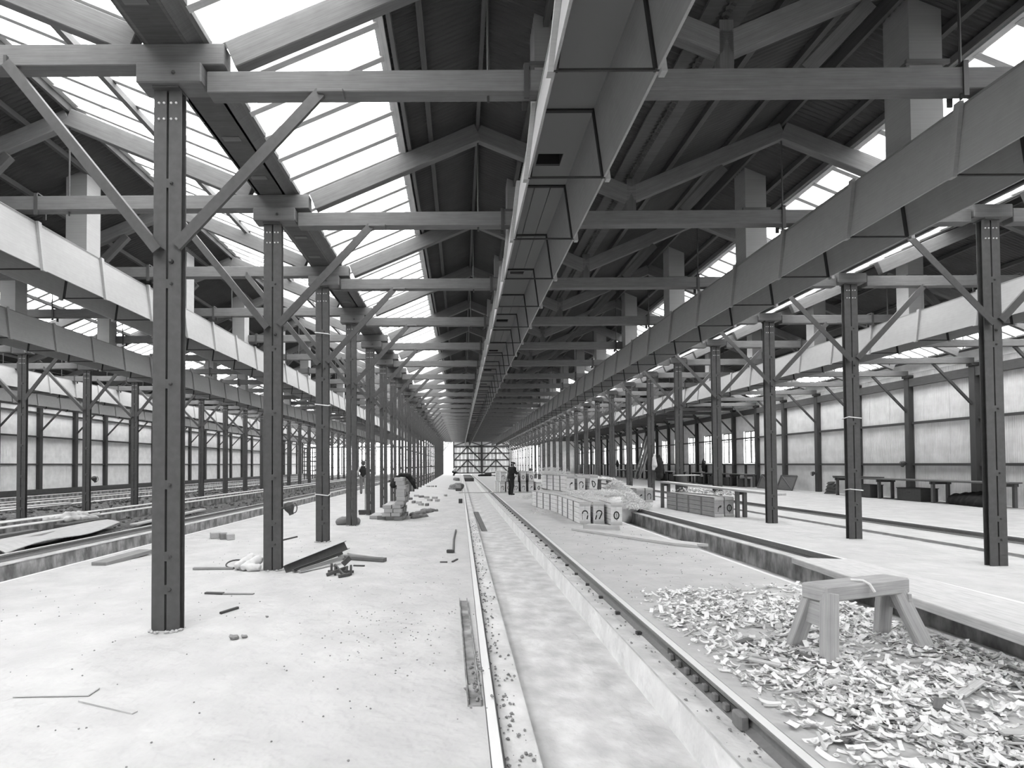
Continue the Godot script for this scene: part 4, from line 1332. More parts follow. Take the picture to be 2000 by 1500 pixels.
func floor_things() -> void:
	brick_pier()
	# sack round the foot of the fourth column
	single("full_sack", blob([[Vector3(-3.25, 0.08, -14.80), Vector3(-2.80, 0.09, -14.84), 0.10, 0.11], [Vector3(-3.15, 0.12, -14.82), Vector3(-2.9, 0.12, -14.82), 0.1, 0.1]], 0.02, 0.06, 0.015, 0.1), "cloth", Transform3D(), "full grey sack lying behind the foot of the fourth near left column", "sack")
	# broom
	var br := thing("push_broom", Vector3(-3.07, 0, -17.75), "wide broom leaning on the fifth near left column", "broom")
	var st := new_st()
	tube(st, [Vector3(-3.07, 0.12, -17.77), Vector3(-3.04, 1.18, -17.62)], 0.016, 8)
	put("handle", st.commit(), "timber_light", br)
	put("head", bm(Vector3(0.42, 0.08, 0.10), 0.01), "timber_dark", br, Transform3D(Basis(Vector3.UP, 0.03), Vector3(-3.07, 0.115, -17.77)))
	put("bristles", bm(Vector3(0.40, 0.075, 0.08), 0.008), "timber_dark", br, Transform3D(Basis(Vector3.UP, 0.03), Vector3(-3.07, 0.038, -17.77)))
	# sledge hammer lying by the pit
	var hm := thing("sledge_hammer", Vector3(-0.16, 0, -11.8), "long-handled sledge hammer lying beside the central pit", "hammer")
	st = new_st()
	tube(st, [Vector3(-0.14, 0.03, -10.05), Vector3(-0.15, 0.026, -11.6), Vector3(-0.12, 0.024, -13.3)], 0.018, 8)
	put("handle", st.commit(), "timber", hm)
	put("head", bm(Vector3(0.14, 0.06, 0.07), 0.012), "iron", hm, Transform3D(Basis(), Vector3(-0.19, 0.031, -10.02)))
	# raised trough added in place of a slot in the floor
	var ch := thing("slot_stand_in", Vector3(0.06, 0, -5.1), "added trough standing in for a shallow floor slot beside the central pit edge", "floor slot")
	var a := Vector3(0.025, 0, -6.47)
	var b := Vector3(0.085, 0, -3.68)
	st = new_st()
	var xf := along(a, b)
	var ln := a.distance_to(b)
	box(st, xf * Transform3D(Basis(), Vector3(0, 0.006, 0)), Vector3(ln, 0.012, 0.092))
	for s in [-1, 1]:
		box(st, xf * Transform3D(Basis(), Vector3(0, 0.022, 0.043 * s)), Vector3(ln, 0.044, 0.008))
	put("channel", st.commit(), "stained", ch)
	# steel sections heaped by the second column
	var bm_ := [[Vector3(-2.62, 0.03, -8.26), Vector3(-2.04, 0.17, -9.82), "dark steel channel leaning over the heap of bars by the second column"], [Vector3(-2.50, 0.03, -8.24), Vector3(-2.02, 0.11, -9.35), "thin steel bar lying below the dark channel by the second column"], [Vector3(-2.40, 0.03, -8.22), Vector3(-1.93, 0.09, -9.05), "pale flat bar nearest the camera in the heap by the second column"]]
	for i in 3:
		var p: Array = bm_[i]
		st = new_st()
		var t := along(p[0], p[1])
		var l: float = p[0].distance_to(p[1])
		if i == 0:
			box(st, Transform3D(Basis(), Vector3(0, 0, 0)), Vector3(l, 0.008, 0.15))
			for s in [-1, 1]: box(st, Transform3D(Basis(), Vector3(0, 0.026, 0.071 * s)), Vector3(l, 0.05, 0.008))
			t = t * Transform3D(Basis(Vector3.RIGHT, 1.1), Vector3.ZERO)
		else:
			box(st, Transform3D(Basis(), Vector3.ZERO), Vector3(l, 0.022, 0.07))
			box(st, Transform3D(Basis(), Vector3(0, 0.02, 0.02)), Vector3(l, 0.03, 0.012))
		single("steel_bar", st.commit(), "steel" if i == 0 else ("iron" if i == 1 else "panel"), t, p[2], "steel bar", "steel bars by the second column")
	plank(Vector3(-2.07, 0.035, -9.46), Vector3(-1.25, 0.035, -9.13), 0.12, 0.06, "timber", "timber_batten", "squared batten lying right of the steel bars by the second column", "batten")
	plank(Vector3(-1.98, 0.03, -9.80), Vector3(-1.35, 0.03, -9.32), 0.09, 0.05, "timber_light", "timber_batten", "pale batten lying behind the squared batten by the second column", "batten")
	plank(Vector3(-1.7, 0.012, -8.76), Vector3(-1.52, 0.012, -8.73), 0.03, 0.02, "timber_dark", "stick", "short dark stick on the floor right of the iron clamps", "stick", "", 0.0)
	# iron clamps: a jumble of forged pieces
	var cl := thing("iron_clamps", Vector3(-1.77, 0, -8.1), "jumble of forged iron clamps on the floor in front of the bars", "clamps")
	for e in [[Vector3(-1.94, 0.02, -7.98), Vector3(-1.68, 0.10, -8.1), 0.05], [Vector3(-1.68, 0.02, -7.95), Vector3(-1.86, 0.13, -8.15), 0.05], [Vector3(-1.90, 0.0, -8.12), Vector3(-1.90, 0.16, -8.14), 0.04], [Vector3(-1.83, 0.0, -8.05), Vector3(-1.83, 0.14, -8.06), 0.035], [Vector3(-1.66, 0.0, -8.02), Vector3(-1.65, 0.14, -8.03), 0.05], [Vector3(-1.60, 0.0, -8.05), Vector3(-1.60, 0.15, -8.06), 0.04], [Vector3(-1.97, 0.03, -8.2), Vector3(-1.58, 0.03, -8.16), 0.04], [Vector3(-1.76, 0.12, -8.25), Vector3(-1.66, 0.22, -8.3), 0.08], [Vector3(-1.74, 0.02, -7.86), Vector3(-1.60, 0.03, -7.98), 0.045]]:
		bar("clamp_arm", e[0], e[1], e[2], 0.03, "steel", cl, 0.006)
	# cloth bag, ring and rubble left of the second column
	single("cloth_bag", blob([[Vector3(-3.34, 0.07, -8.52), Vector3(-3.18, 0.17, -8.62), 0.06, 0.07], [Vector3(-3.22, 0.06, -8.45), Vector3(-3.04, 0.15, -8.55), 0.055, 0.07], [Vector3(-3.12, 0.05, -8.42), Vector3(-3.0, 0.06, -8.42), 0.06, 0.05]], 0.012, 0.025, 0.012, 0.07), "cloth_light", Transform3D(Basis(), Vector3(-0.08, 0, 0.02)), "pale crumpled cloth bag beside the foot of the second column", "bag")
	st = new_st()
	var pts := []
	for i in 19: pts.append(Vector3(-3.52 + 0.14 * cos(TAU * i / 18.0), 0.07 + 0.045 * sin(TAU * i / 18.0), -8.64 - 0.10 * sin(TAU * i / 18.0)))
	tube(st, pts, 0.012, 6)
	single("iron_ring", st.commit(), "iron", Transform3D(), "dark iron ring lying against the cloth bag by the second column", "ring")
	single("short_bar", bm(Vector3(0.62, 0.035, 0.06), 0.006), "batten", Transform3D(Basis(Vector3.UP, 0.02), Vector3(-3.82, 0.02, -8.55)), "short flat bar on the floor left of the iron ring", "bar")
	# mortar crust at column feet and crumbs
	var xfs := []
	for n in 5:
		for i in 26:
			var t := rng.randf() * TAU
			xfs.append(rnd_xf(Vector3(XA + cos(t) * 0.15, 0.01, zr(n) + 0.02 + sin(t) * 0.12), 0.02, 0.055))
	scatter("mortar_crumbs", shard(8), "floor", xfs, "pale mortar crumbs round the feet of the near left columns", "mortar")
	xfs = []
	for i in 420:
		xfs.append(rnd_xf(Vector3(rng.randf_range(-5.6, 0.0), 0.004, -rng.randf_range(2.9, 16.0)), 0.005, 0.017))
	for i in 130:
		xfs.append(rnd_xf(Vector3(rng.randfn(-0.6, 0.4), 0.003, -5.3 + rng.randfn(0.0, 0.6)), 0.005, 0.018))
	for i in 260:
		xfs.append(rnd_xf(Vector3(rng.randf_range(2.0, 4.2), 0.004, -rng.randf_range(6.0, 14.0)), 0.006, 0.024))
	scatter("floor_grit", shard(12), "stone", xfs, "grit and crumbs strewn over the pale floor", "grit")
	xfs = []
	for i in 420:
		var z := -3.0 - 14.0 * pow(rng.randf(), 1.6)
		xfs.append(rnd_xf(Vector3(0.235 + 0.2 * pow(rng.randf(), 1.7), -0.115, z), 0.006, 0.03))
	for i in 90:
		var z := -3.2 - 9.0 * pow(rng.randf(), 1.4)
		xfs.append(rnd_xf(Vector3(1.62 + rng.randf() * 0.18, -0.115, z), 0.006, 0.028))
	for i in 420:
		var z := -3.2 - 16.0 * rng.randf()
		xfs.append(rnd_xf(Vector3(1.60 - 0.16 * pow(rng.randf(), 2), -1.02, z), 0.008, 0.045))
	for i in 120:
		xfs.append(rnd_xf(Vector3(rng.randf_range(0.5, 1.55), -1.02, -3.2 - 9.0 * rng.randf()), 0.01, 0.03))
	for i in 60:
		xfs.append(rnd_xf(Vector3(0.10 + rng.randfn(0.0, 0.03) , 0.02, -4.1 + rng.randfn(0.0, 0.25)), 0.01, 0.03))
	scatter("pit_rubble", shard(15), "stone", xfs, "small rubble along the ledges and the floor of the central pit", "rubble")
	# pieces in the pit
	plank(Vector3(0.52, -0.02, -18.6), Vector3(0.96, -0.92, -15.2), 0.16, 0.05, "timber", "plank", "plank sloping down into the central pit from its left edge", "plank")
	plank(Vector3(0.93, -1.0, -14.6), Vector3(1.5, -1.0, -14.95), 0.08, 0.06, "timber_dark", "stick", "dark stick lying across the far part of the pit floor", "stick")
	plank(Vector3(0.86, -1.0, -10.05), Vector3(1.42, -1.0, -10.35), 0.10, 0.05, "timber_dark", "stick", "dark batten lying across the central pit floor", "batten")
	plank(Vector3(0.50, -1.0, -8.5), Vector3(0.80, -1.0, -8.48), 0.05, 0.05, "timber_dark", "stick", "short dark stick jutting from under the left pit edge", "stick")
	single("rag", blob([[Vector3(0.58, -1.0, -7.78), Vector3(0.78, -0.99, -7.72), 0.03, 0.035], [Vector3(0.7, -1.0, -7.66), Vector3(0.84, -1.0, -7.72), 0.025, 0.03]], 0.01, 0.03, 0.012, 0.05), "cloth_dark", Transform3D(), "dark rag lying on the central pit floor by the left wall", "rag")
	plank(Vector3(-0.1, 0.03, -30.6), Vector3(4.75, 0.03, -30.45), 0.08, 0.05, "timber_light", "plank", "long pale pole laid across the central pit far back", "pole")
	single("timber_block", bm(Vector3(0.16, 0.18, 0.2), 0.012), "timber_dark", Transform3D(), "small dark block beside the left edge of the central pit", "block").position = Vector3(0.0, 0.09, -22.8)
	# canvas heaps by the pit, far back
	single("canvas_heap", blob([[Vector3(-0.6, 0.06, -37.0), Vector3(0.0, 0.16, -36.0), 0.18, 0.24], [Vector3(-0.2, 0.2, -35.2), Vector3(-0.05, 0.06, -34.2), 0.22, 0.14], [Vector3(-0.7, 0.03, -35.5), Vector3(0.0, 0.05, -34.6), 0.09, 0.1]], 0.05, 0.14, 0.09, 0.25), "cloth", Transform3D(), "grey canvas heap beside the left edge of the central pit", "canvas")
	single("canvas_heap", blob([[Vector3(-0.55, 0.06, -56.0), Vector3(-0.25, 0.1, -53.5), 0.2, 0.2]], 0.06, 0.14, 0.08, 0.3), "cloth", Transform3D(), "smaller canvas heap by the pit, further back", "canvas")
	single("tool_crate", bm(Vector3(0.34, 0.16, 0.7), 0.012), "timber_dark", Transform3D(Basis(), Vector3(-0.12, 0.08, -33.4)), "flat dark wooden box in front of the canvas heap", "box")
	single("timber_pile", blob([[Vector3(2.5, 0.1, -73.0), Vector3(4.0, 0.16, -73.4), 0.18, 0.2]], 0.08, 0.2, 0.1, 0.4), "cloth_dark", Transform3D(), "dark low heap in front of the far gates", "heap")
	# boards on the floor in front of the crates
	tapered_board(Vector3(2.70, 0.03, -13.30), Vector3(4.55, 0.03, -10.45), 0.10, 0.42, 0.05, "long tapering board on the floor in front of the crates")
	tapered_board(Vector3(3.80, 0.05, -13.22), Vector3(3.12, 0.05, -13.75), 0.05, 0.34, 0.10, "short wedge-shaped board right in front of the crates")
	plank(Vector3(5.2, 0.05, -19.0), Vector3(6.5, 0.05, -21.2), 0.2, 0.1, "timber_dark", "plank", "dark plank end reaching out from the straw heap over the pit", "plank")
	# brick trio, low block, pad and sticks on the left
	for q in [[-5.43, -12.26, 0.22, "pale block", "brick"], [-5.19, -12.1, 0.16, "grey block, middle", "brick_dark"], [-4.99, -11.98, 0.16, "pale block, right", "brick"]]:
		single("loose_block", bm(Vector3(q[2], 0.13, 0.2), 0.01), q[4], Transform3D(Basis(Vector3.UP, 0.5), Vector3(q[0], 0.065, q[1])), "%s of the three standing behind the first near left column" % q[3], "block", "three blocks on the left floor")
	plank(Vector3(-5.86, 0.02, -8.95), Vector3(-5.72, 0.06, -10.05), 0.26, 0.07, "batten", "flat_board", "dusty grey board half buried beside the left pit", "board")
	single("floor_plate", bm(Vector3(0.52, 0.012, 0.13), 0.004), "floor", Transform3D(Basis(Vector3.UP, 0.03), Vector3(-2.86, 0.008, -3.93)), "flat dusty plate sunk in the floor at the lower left", "plate")
	plank(Vector3(-2.60, 0.008, -3.80), Vector3(-2.12, 0.004, -3.61), 0.04, 0.012, "floor", "lath", "thin pale lath on the floor at the lower left", "lath", "", 0.0)
	plank(Vector3(-3.20, 0.01, -6.94), Vector3(-2.96, 0.012, -6.9), 0.05, 0.025, "timber_dark", "stick", "dark splinter of wood on the floor right of the first column, further piece", "stick", "", 0.0)
	plank(Vector3(-2.96, 0.008, -6.91), Vector3(-2.58, 0.006, -6.89), 0.06, 0.012, "batten", "lath", "grey crushed lath on the floor beside the dark splinter", "lath", "", 0.0)
	plank(Vector3(-2.60, 0.012, -5.99), Vector3(-2.50, 0.014, -6.21), 0.03, 0.024, "timber_dark", "stick", "dark short stick on the floor right of the first column, middle piece", "stick", "", 0.0)
	for q in [[Vector3(-2.10, 0.02, -5.12), 0.09, "dark pointed stone on the floor, bigger of the two"], [Vector3(-2.02, 0.015, -5.16), 0.06, "grey stone on the floor, smaller of the two"], [Vector3(-2.05, 0.01, -5.85), 0.035, "single small dark pebble on the floor beyond the stones"]]:
		single("stone", shard(20), "stone", Transform3D(Basis(Vector3.UP, 0.4).scaled(Vector3.ONE * q[1]), q[0]), q[2], "stone")
	plank(Vector3(-3.80, 0.015, -11.7), Vector3(-3.64, 0.015, -12.3), 0.03, 0.03, "timber_dark", "stick", "dark stick on the floor behind the second near left column", "stick", "", 0.0)
	for q in [[Vector3(-0.34, 0.01, -9.03), Vector3(-0.22, 0.01, -9.03), "dark sliver on the floor left of the pit, left one"], [Vector3(-0.14, 0.01, -9.05), Vector3(-0.06, 0.01, -9.3), "dark sliver on the floor left of the pit, slanting one"]]:
		plank(q[0], q[1], 0.03, 0.02, "timber_dark", "sliver", q[2], "sliver", "", 0.0)
	# loose bricks beyond the pier
	var spots := [[-1.55, -21.7], [-1.3, -21.4], [-2.2, -27.6], [-1.9, -26.8], [-1.6, -26.2], [-2.3, -25.2], [-1.2, -25.8], [-0.75, -27.8], [-1.0, -23.9], [-1.35, -24.2], [-1.95, -23.0], [-1.7, -22.6], [-2.3, -39.4], [-2.0, -39.4], [-1.75, -39.3]]
	spots.sort_custom(func(p, q): return p[1] > q[1])
	for i in spots.size():
		single("loose_brick", bm(Vector3(0.25, 0.10, 0.12), 0.008), "brick" if i % 3 else "brick_dark", Transform3D(Basis(Vector3.UP, rng.randf() * 3.0), Vector3(spots[i][0], 0.05, spots[i][1])), "loose brick on the floor beyond the brick pier, %s from the front" % ORD[i], "brick", "loose bricks beyond the pier")
	# ropes tied round the columns
	for r in [[XA, 2, 0.98, "low on the third near left column"], [XA, 2, 2.85, "halfway up the third near left column"], [XA, 2, 4.35, "high on the third near left column"], [XB, 2, 2.52, "high on the second right column"], [XB, 2, 1.02, "low on the second right column"]]:
		st = new_st()
		pts = []
		for i in 5:
			var t := TAU * (i + 0.5) / 4.0
			pts.append(Vector3(r[0] + 0.19 * cos(t), r[2] + (0.02 if i % 2 else -0.01), zr(r[1]) + 0.14 * sin(t)))
		tube(st, pts, 0.011, 6)
		single("rope_tie", st.commit(), "rope", Transform3D(), "white rope tied round a column, " + r[3], "rope", "rope ties on the columns")

func tapered_board(a: Vector3, b: Vector3, w0: float, w1: float, h: float, label: String) -> void:
	var st := new_st()
	var l := a.distance_to(b) / 2
	prism(st, [Vector2(-l, -w0 / 2), Vector2(l * 0.7, -w1 / 2), Vector2(l, -w1 * 0.3), Vector2(l * 0.92, w1 * 0.1), Vector2(l, w1 / 2), Vector2(-l, w0 / 2)], -h / 2, h / 2, Transform3D(Basis(Vector3.RIGHT, -PI / 2), Vector3.ZERO))
	single("tapered_board", st.commit(), "timber_light", along(a, b), label, "board")

func brick_pier() -> void:
	var o := thing("brick_pier", Vector3(-1.9, 0, -16.6), "stepped pier of pale dry-laid bricks with a dark coat on top", "brick pier")
	for c in 11:
		var n: int = [4, 2, 2, 2, 1, 1, 1, 1, 1, 1, 1][c]
		var deep: int = [8, 8, 7, 7, 6, 6, 6, 6, 5, 5, 5][c]
		var right: float = -1.64 + [0.0, -0.02, -0.02, 0.0, 0.03, 0.07, 0.05, 0.06, 0.09, 0.06, 0.02][c]
		for i in n:
			for k in deep:
				if i > 1 and k > 3: continue
				var x: float = right - 0.145 - 0.262 * i + rng.randf_range(-0.012, 0.012) - (0.06 if c % 2 and n > 1 else 0.0)
				var z: float = -15.95 - 0.235 * k - (0.15 * i if n > 2 else 0.0) + rng.randf_range(-0.012, 0.012)
				put("brick", bm(Vector3(0.25, 0.108, 0.222), 0.008), "brick" if rng.randf() < 0.75 else "brick_dark", o, Transform3D(Basis(Vector3.UP, rng.randf_range(-0.03, 0.03)), Vector3(x, 0.056 + 0.112 * c, z)))
	single("draped_coat", blob([[Vector3(-1.94, 1.02, -15.95), Vector3(-1.90, 1.20, -16.0), 0.10, 0.05], [Vector3(-1.90, 1.22, -16.1), Vector3(-1.74, 1.32, -16.3), 0.035, 0.05], [Vector3(-1.74, 1.30, -16.2), Vector3(-1.52, 1.28, -16.4), 0.05, 0.07], [Vector3(-1.52, 1.27, -16.3), Vector3(-1.40, 1.06, -16.4), 0.07, 0.07], [Vector3(-1.42, 1.1, -16.3), Vector3(-1.34, 0.92, -16.35), 0.06, 0.04], [Vector3(-1.7, 1.30, -16.6), Vector3(-1.42, 1.12, -16.8), 0.06, 0.06]], 0.02, 0.05, 0.02, 0.1), "cloth_dark", Transform3D(), "dark coat draped over the top of the brick pier", "coat")
	single("rubbish_heap", blob([[Vector3(-1.5, 0.02, -17.2), Vector3(-1.0, 0.04, -18.6), 0.10, 0.08], [Vector3(-1.4, 0.04, -16.4), Vector3(-1.05, 0.02, -17.0), 0.08, 0.06], [Vector3(-1.3, 0.02, -18.8), Vector3(-0.8, 0.02, -18.9), 0.08, 0.05]], 0.03, 0.08, 0.05, 0.15), "cloth", Transform3D(), "flat grey heap of sacking right of the brick pier", "sacking")

# ------------------------------------------------------------------ sawhorse, board over the pit, shavings

func sawhorse_and_shavings() -> void:
	var o := thing("sawhorse", Vector3(3.4, 0, -4.75), "rough timber sawhorse standing in wood shavings at the lower right", "sawhorse")
	var a := Vector3(2.90, 0.53, -4.56)
	var b := Vector3(3.88, 0.52, -4.94)
	bar("beam", a, b, 0.13, 0.22, "crate_grey", o, 0.012)
	for l in [[Vector3(2.91, 0, -4.40), Vector3(2.99, 0.54, -4.50), 0.0], [Vector3(2.87, 0, -4.80), Vector3(2.95, 0.52, -4.64), 0.0], [Vector3(3.86, 0, -5.10), Vector3(3.80, 0.52, -4.96), 0.0], [Vector3(3.94, 0, -4.70), Vector3(3.80, 0.52, -4.86), 0.0]]:
		bar("leg", l[0], l[1], 0.12, 0.075, "crate_grey", o, 0.008, Vector3.RIGHT)
	bar("gusset", Vector3(2.935, 0.36, -4.45), Vector3(2.915, 0.36, -4.74), 0.20, 0.03, "crate_grey", o, 0.004)
	bar("gusset", Vector3(3.875, 0.38, -4.78), Vector3(3.86, 0.38, -5.04), 0.16, 0.03, "crate_grey", o, 0.004)
	var st := new_st()
	tube(st, [Vector3(3.32, 0.60, -4.72), Vector3(3.38, 0.605, -4.66), Vector3(3.41, 0.58, -4.62), Vector3(3.44, 0.52, -4.61)], 0.012, 6)
	single("rope_end", st.commit(), "rope", Transform3D(), "white rope end hanging over the sawhorse beam", "rope")
	# broad white board over the right pit
	var p0 := Vector3(5.62, 0.06, -8.62)
	var p1 := Vector3(4.40, 0.32, -3.5)
	single("broad_board", bm(Vector3(snappedf(p0.distance_to(p1), 0.002), 0.09, 0.85), 0.008), "timber_light", along(p0, p1), "broad thick white board laid across the right pit behind the sawhorse", "board")
	single("support_block", bm(Vector3(0.7, 0.24, 0.2), 0.01), "timber", Transform3D(Basis(), Vector3(4.62, 0.12, -3.55)), "timber block that carries the near end of the broad white board", "block")
	# shavings: hundreds of curls and chips
	var kinds := [curl(0.16, 0.045, 1.6, 0.002), curl(0.22, 0.06, 0.7, 0.003), curl(0.10, 0.035, 3.2, 0.0015), curl(0.26, 0.03, 0.3, 0.004), curl(0.12, 0.08, 1.0, 0.0025)]
	var lists := [[], [], [], [], []]
	var patch := FastNoiseLite.new()
	patch.seed = 8
	patch.frequency = 0.9
	var want := 7500
	while want > 0:
		var x := rng.randf_range(1.98, 5.6)
		var z := rng.randf_range(-7.2, -2.6)
		var d := 0.5 + 0.9 * patch.get_noise_2d(x, z * 1.3)
		var edge := clampf((x - 1.95 + (z + 3.4) * -0.02) * 1.3, 0.1, 1.0) * clampf((z + 7.0 + (x - 2.0) * 0.15) * 0.9, 0.0, 1.0)
		if z > -4.6: edge *= 1.6
		if x > 4.35 and z < -3.4: continue
		if rng.randf() > d * edge: continue
		want -= 1
		var i := rng.randi() % 5
		lists[i].append(rnd_xf(Vector3(x, 0.006 + rng.randf() * rng.randf() * 0.06, z), 0.2, 0.75, 0.45))
	for i in 5:
		scatter("wood_shavings", kinds[i], "shaving" if i != 3 else "timber_light", lists[i], "pale curled wood shavings strewn round the sawhorse, " + ["half curls", "broad flat curls", "tight rolls", "long splinters", "wide chips"][i], "shavings")
	# larger offcuts among them
	var cuts := []
	for i in 24:
		cuts.append(rng.randf_range(-6.5, -3.0))
	cuts.sort()
	cuts.reverse()
	for i in 24:
		var x := rng.randf_range(2.25, 4.2)
		var z: float = cuts[i]
		var l := snappedf(rng.randf_range(0.12, 0.34), 0.04)
		single("wood_offcut", bm(Vector3(l, 0.016, 0.06), 0.002), "timber_light" if i % 3 else "timber", Transform3D(Basis(Vector3.UP, rng.randf() * TAU) * Basis(Vector3.BACK, rng.randf_range(-0.12, 0.12)), Vector3(x, 0.03 + rng.randf() * 0.02, z)), "thin %s wood offcut among the shavings, %s from the front" % ["pale" if i % 3 else "grey", ORD[i]], "offcut", "offcuts among the shavings")
	var xfs := []
	for i in 500:
		xfs.append(rnd_xf(Vector3(8.0 + rng.randfn(0.0, 0.25), 0.62 + rng.randf() * 0.10, -16.4 - rng.randf() * 3.0), 0.3, 0.8, 0.5))
	for i in 260:
		xfs.append(rnd_xf(Vector3(7.72 + rng.randf_range(-0.2, 0.2), 0.80 + rng.randf() * 0.05, -28.0 - rng.randf() * 6.4), 0.5, 1.2, 0.5))
	scatter("bench_shavings", kinds[0], "shaving", xfs, "wood shavings on the crates and benches at the right columns", "shavings")

# ------------------------------------------------------------------ people

func hand(wrist: Vector3, dir: Vector3, side: Vector3, s: float) -> Array:    # bones of a relaxed hand; side points to the thumb
	var n := dir.cross(side).normalized()
	var out := [[wrist, wrist + dir * 0.035, 0.022, 0.02]]
	for i in 4:
		var k := wrist + dir * 0.03 + side * (0.03 - 0.02 * i)
		out.append([wrist + dir * 0.01 + side * (0.018 - 0.012 * i), k + dir * 0.055, 0.013, 0.011])
		var l: float = [0.040, 0.046, 0.042, 0.032][i]
		var m := k + dir * (0.055 + l * 0.9) + n * l * 0.4 * s
		out.append([k + dir * 0.055, m, 0.0095, 0.009])
		out.append([m, m + dir * l * 0.5 + n * l * 0.6 * s, 0.009, 0.008])
	out.append([wrist + dir * 0.015 + side * 0.02, wrist + dir * 0.05 + side * 0.05, 0.013, 0.011])
	out.append([wrist + dir * 0.05 + side * 0.05, wrist + dir * 0.085 + side * 0.055 + n * 0.015 * s, 0.0105, 0.009])
	return out

# j: joints in the figure's own space, facing -z
func figure(label: String, at: Vector3, yaw: float, j: Dictionary, shirt: String, vest: String, trousers: String, hat: String) -> void:
	var o := thing("person", at, label, "person", "", yaw)
	var up: Vector3 = (j.neck - j.waist).normalized()
	var hd: Vector3 = j.head
	var fw: Vector3 = j.look
	var face := [[hd + up * 0.03, hd - up * 0.045 + fw * 0.012, 0.088, 0.066], [hd + up * 0.035 - fw * 0.03, hd + up * 0.03, 0.085, 0.085], [hd - up * 0.075 + fw * 0.05, hd - up * 0.07 + fw * 0.03, 0.035, 0.04], [hd + fw * 0.085 + up * 0.01, hd + fw * 0.108 - up * 0.022, 0.010, 0.015]]
	var sd := fw.cross(up).normalized()
	for s in [-1, 1]:
		face.append([hd + sd * 0.086 * s + up * 0.012, hd + sd * 0.088 * s - up * 0.022, 0.014, 0.010])
	var hm := blob(face, 0.011, 0.03)
	var bones := [[j.waist, j.chest, 0.135, 0.15], [j.chest + Vector3(-0.08, 0, 0), j.chest + Vector3(0.08, 0, 0), 0.125, 0.125], [j.hip + Vector3(-0.07, 0, 0), j.hip + Vector3(0.07, 0, 0), 0.135, 0.135], [j.hip, j.waist, 0.135, 0.13], [j.neck - up * 0.1, hd - up * 0.04, 0.065, 0.055], [j.shl, j.shr, 0.075, 0.075], [hd, hd, 0.075, 0.075]]
	var torso := [[j.waist, j.chest, 0.155, 0.17], [j.chest + Vector3(-0.09, 0, 0), j.chest + Vector3(0.09, 0, 0), 0.14, 0.14], [j.hip + up * 0.06, j.waist, 0.16, 0.15], [j.shl, j.shr, 0.092, 0.092]]
	var vests := [[j.waist - up * 0.06, j.chest, 0.170, 0.182], [j.chest + Vector3(-0.09, 0, 0), j.chest + Vector3(0.09, 0, 0), 0.150, 0.150], [j.shl * 0.75 + j.shr * 0.25, j.shr * 0.75 + j.shl * 0.25, 0.100, 0.100]]
	var legs := [[j.hip + Vector3(-0.07, 0.02, 0), j.hip + Vector3(0.07, 0.02, 0), 0.155, 0.155]]
	for s in ["l", "r"]:
		var hip: Vector3 = j.hip + Vector3(-0.085 if s == "l" else 0.085, -0.03, 0)
		bones.append_array([[j["sh" + s], j["el" + s], 0.055, 0.042], [j["el" + s], j["wr" + s], 0.042, 0.028], [hip, j["kn" + s], 0.085, 0.058], [j["kn" + s], j["an" + s], 0.056, 0.042]])
		torso.append_array([[j["sh" + s], j["el" + s], 0.075, 0.06], [j["el" + s], j["wr" + s], 0.06, 0.043]])
		legs.append_array([[hip, j["kn" + s], 0.11, 0.085], [j["kn" + s], j["an" + s], 0.08, 0.072]])
		var t: Vector3 = j["an" + s]
		var toe: Vector3 = j.get("toe" + s, Vector3(0, 0, -1))
		put("boot", blob([[t, t + Vector3(0, -0.04, 0), 0.06, 0.05], [t + Vector3(0, -0.04, 0), t + Vector3(0, -0.05, 0) + toe * 0.15, 0.045, 0.04]], 0.015, 0.04), "strap", o, Transform3D(), true)
		var d: Vector3 = (j["wr" + s] - j["el" + s]).normalized()
		var side: Vector3 = d.cross(sd if s == "l" else -sd).normalized()
		if side.length() < 0.5: side = fw
		put("hand", blob(hand(j["wr" + s], d, side, 1.0 if s == "l" else -1.0), 0.006, 0.012), "skin", o, Transform3D(), true)
	put("body", blob(bones, 0.022, 0.06), "skin", o, Transform3D(), true)
	put("head", hm, "skin", o, Transform3D(), true)
	put("shirt", blob(torso, 0.02, 0.05, 0.006, 0.07), shirt, o, Transform3D(), true)
	if vest: put("waistcoat", blob(vests, 0.02, 0.05, 0.004, 0.08), vest, o, Transform3D(), true)
	put("trousers", blob(legs, 0.02, 0.05, 0.006, 0.08), trousers, o, Transform3D(), true)
	put("hair", blob([[hd + up * 0.05 - fw * 0.02, hd + up * 0.0 - fw * 0.055, 0.088, 0.062]], 0.012, 0.02), "strap", o, Transform3D(), true)
	var st := new_st()
	var hx := Transform3D(Basis(sd, up, sd.cross(up)), hd + up * 0.075)
	if hat == "cap":
		lathe(st, [Vector2(0.105, -0.01), Vector2(0.125, 0.03), Vector2(0.11, 0.06), Vector2(0.0, 0.07)], 18, hx)
		box(st, hx * Transform3D(Basis(), Vector3(0, -0.005, -0.12)), Vector3(0.15, 0.012, 0.10))
		put("cap", st.commit(), "cloth_dark", o, Transform3D(), true)
	else:
		lathe(st, [Vector2(0.175, -0.012), Vector2(0.18, 0.0), Vector2(0.105, 0.008), Vector2(0.10, 0.085), Vector2(0.085, 0.105), Vector2(0.0, 0.095)], 20, hx)
		put("hat", st.commit(), "cloth", o, Transform3D(), true)
		var bd := new_st()
		lathe(bd, [Vector2(0.178, -0.016), Vector2(0.107, -0.004), Vector2(0.1075, 0.035), Vector2(0.102, 0.036)], 20, hx)
		put("hat_band", bd.commit(), "strap", o, Transform3D(), true)

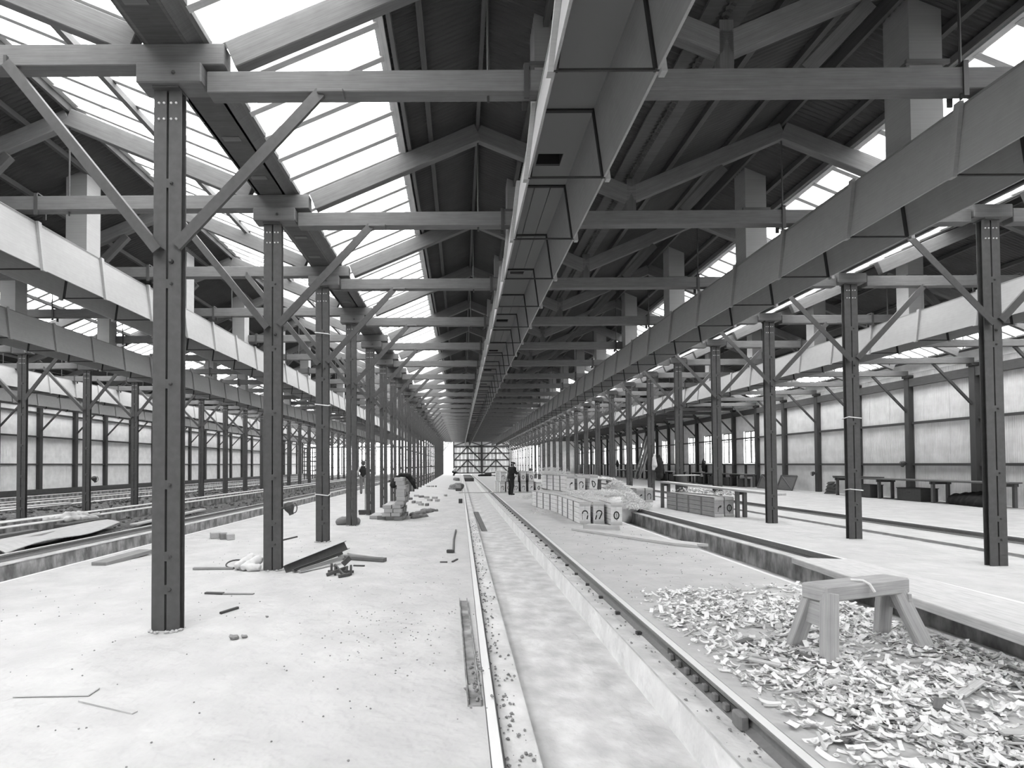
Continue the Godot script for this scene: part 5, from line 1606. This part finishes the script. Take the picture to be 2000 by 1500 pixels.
func people() -> void:
	figure("person seen from behind in dark waistcoat, white sleeves and hat beyond the left columns", Vector3(-5.40, 0, -30.7), 0.05, {
		"hip": Vector3(0, 0.94, 0), "waist": Vector3(0, 1.07, 0), "chest": Vector3(0, 1.30, -0.02), "neck": Vector3(0, 1.50, -0.02), "head": Vector3(0, 1.655, -0.04), "look": Vector3(0, -0.15, -0.99),
		"shl": Vector3(-0.19, 1.44, -0.02), "shr": Vector3(0.19, 1.44, -0.02), "ell": Vector3(-0.30, 1.20, -0.02), "elr": Vector3(0.25, 1.17, -0.02), "wrl": Vector3(-0.36, 1.0, -0.16), "wrr": Vector3(0.20, 1.0, -0.2),
		"knl": Vector3(-0.12, 0.5, -0.03), "knr": Vector3(0.13, 0.5, -0.03), "anl": Vector3(-0.12, 0.09, 0.02), "anr": Vector3(0.17, 0.09, 0.0)}, "cloth_light", "cloth_dark", "cloth", "hat")
	figure("person in dark overalls and cap standing at the far crates, turned to the right", Vector3(2.62, 0, -28.6), -0.95, {
		"hip": Vector3(0, 0.88, 0), "waist": Vector3(0, 1.01, -0.01), "chest": Vector3(0, 1.23, -0.05), "neck": Vector3(0, 1.42, -0.09), "head": Vector3(0, 1.56, -0.14), "look": Vector3(0, -0.3, -0.95),
		"shl": Vector3(-0.18, 1.37, -0.08), "shr": Vector3(0.18, 1.37, -0.08), "ell": Vector3(-0.25, 1.12, -0.14), "elr": Vector3(0.25, 1.12, -0.16), "wrl": Vector3(-0.16, 1.16, -0.36), "wrr": Vector3(0.14, 1.14, -0.38),
		"knl": Vector3(-0.10, 0.48, -0.04), "knr": Vector3(0.11, 0.48, -0.02), "anl": Vector3(-0.10, 0.09, 0.02), "anr": Vector3(0.12, 0.09, 0.06)}, "cloth_dark", "", "cloth_dark", "cap")
	figure("person crouching in a light shirt at the far end by the gates", Vector3(-0.95, 0, -78.0), -1.2, {
		"hip": Vector3(0, 0.50, 0.12), "waist": Vector3(0, 0.66, 0.06), "chest": Vector3(0, 0.86, -0.12), "neck": Vector3(0, 1.02, -0.24), "head": Vector3(0, 1.13, -0.34), "look": Vector3(0, -0.5, -0.87),
		"shl": Vector3(-0.18, 0.98, -0.2), "shr": Vector3(0.18, 0.98, -0.2), "ell": Vector3(-0.25, 0.72, -0.35), "elr": Vector3(0.25, 0.72, -0.35), "wrl": Vector3(-0.14, 0.52, -0.55), "wrr": Vector3(0.14, 0.52, -0.55),
		"knl": Vector3(-0.20, 0.48, -0.30), "knr": Vector3(0.20, 0.42, -0.26), "anl": Vector3(-0.16, 0.09, 0.0), "anr": Vector3(0.16, 0.09, 0.05)}, "cloth_light", "", "cloth_dark", "cap")
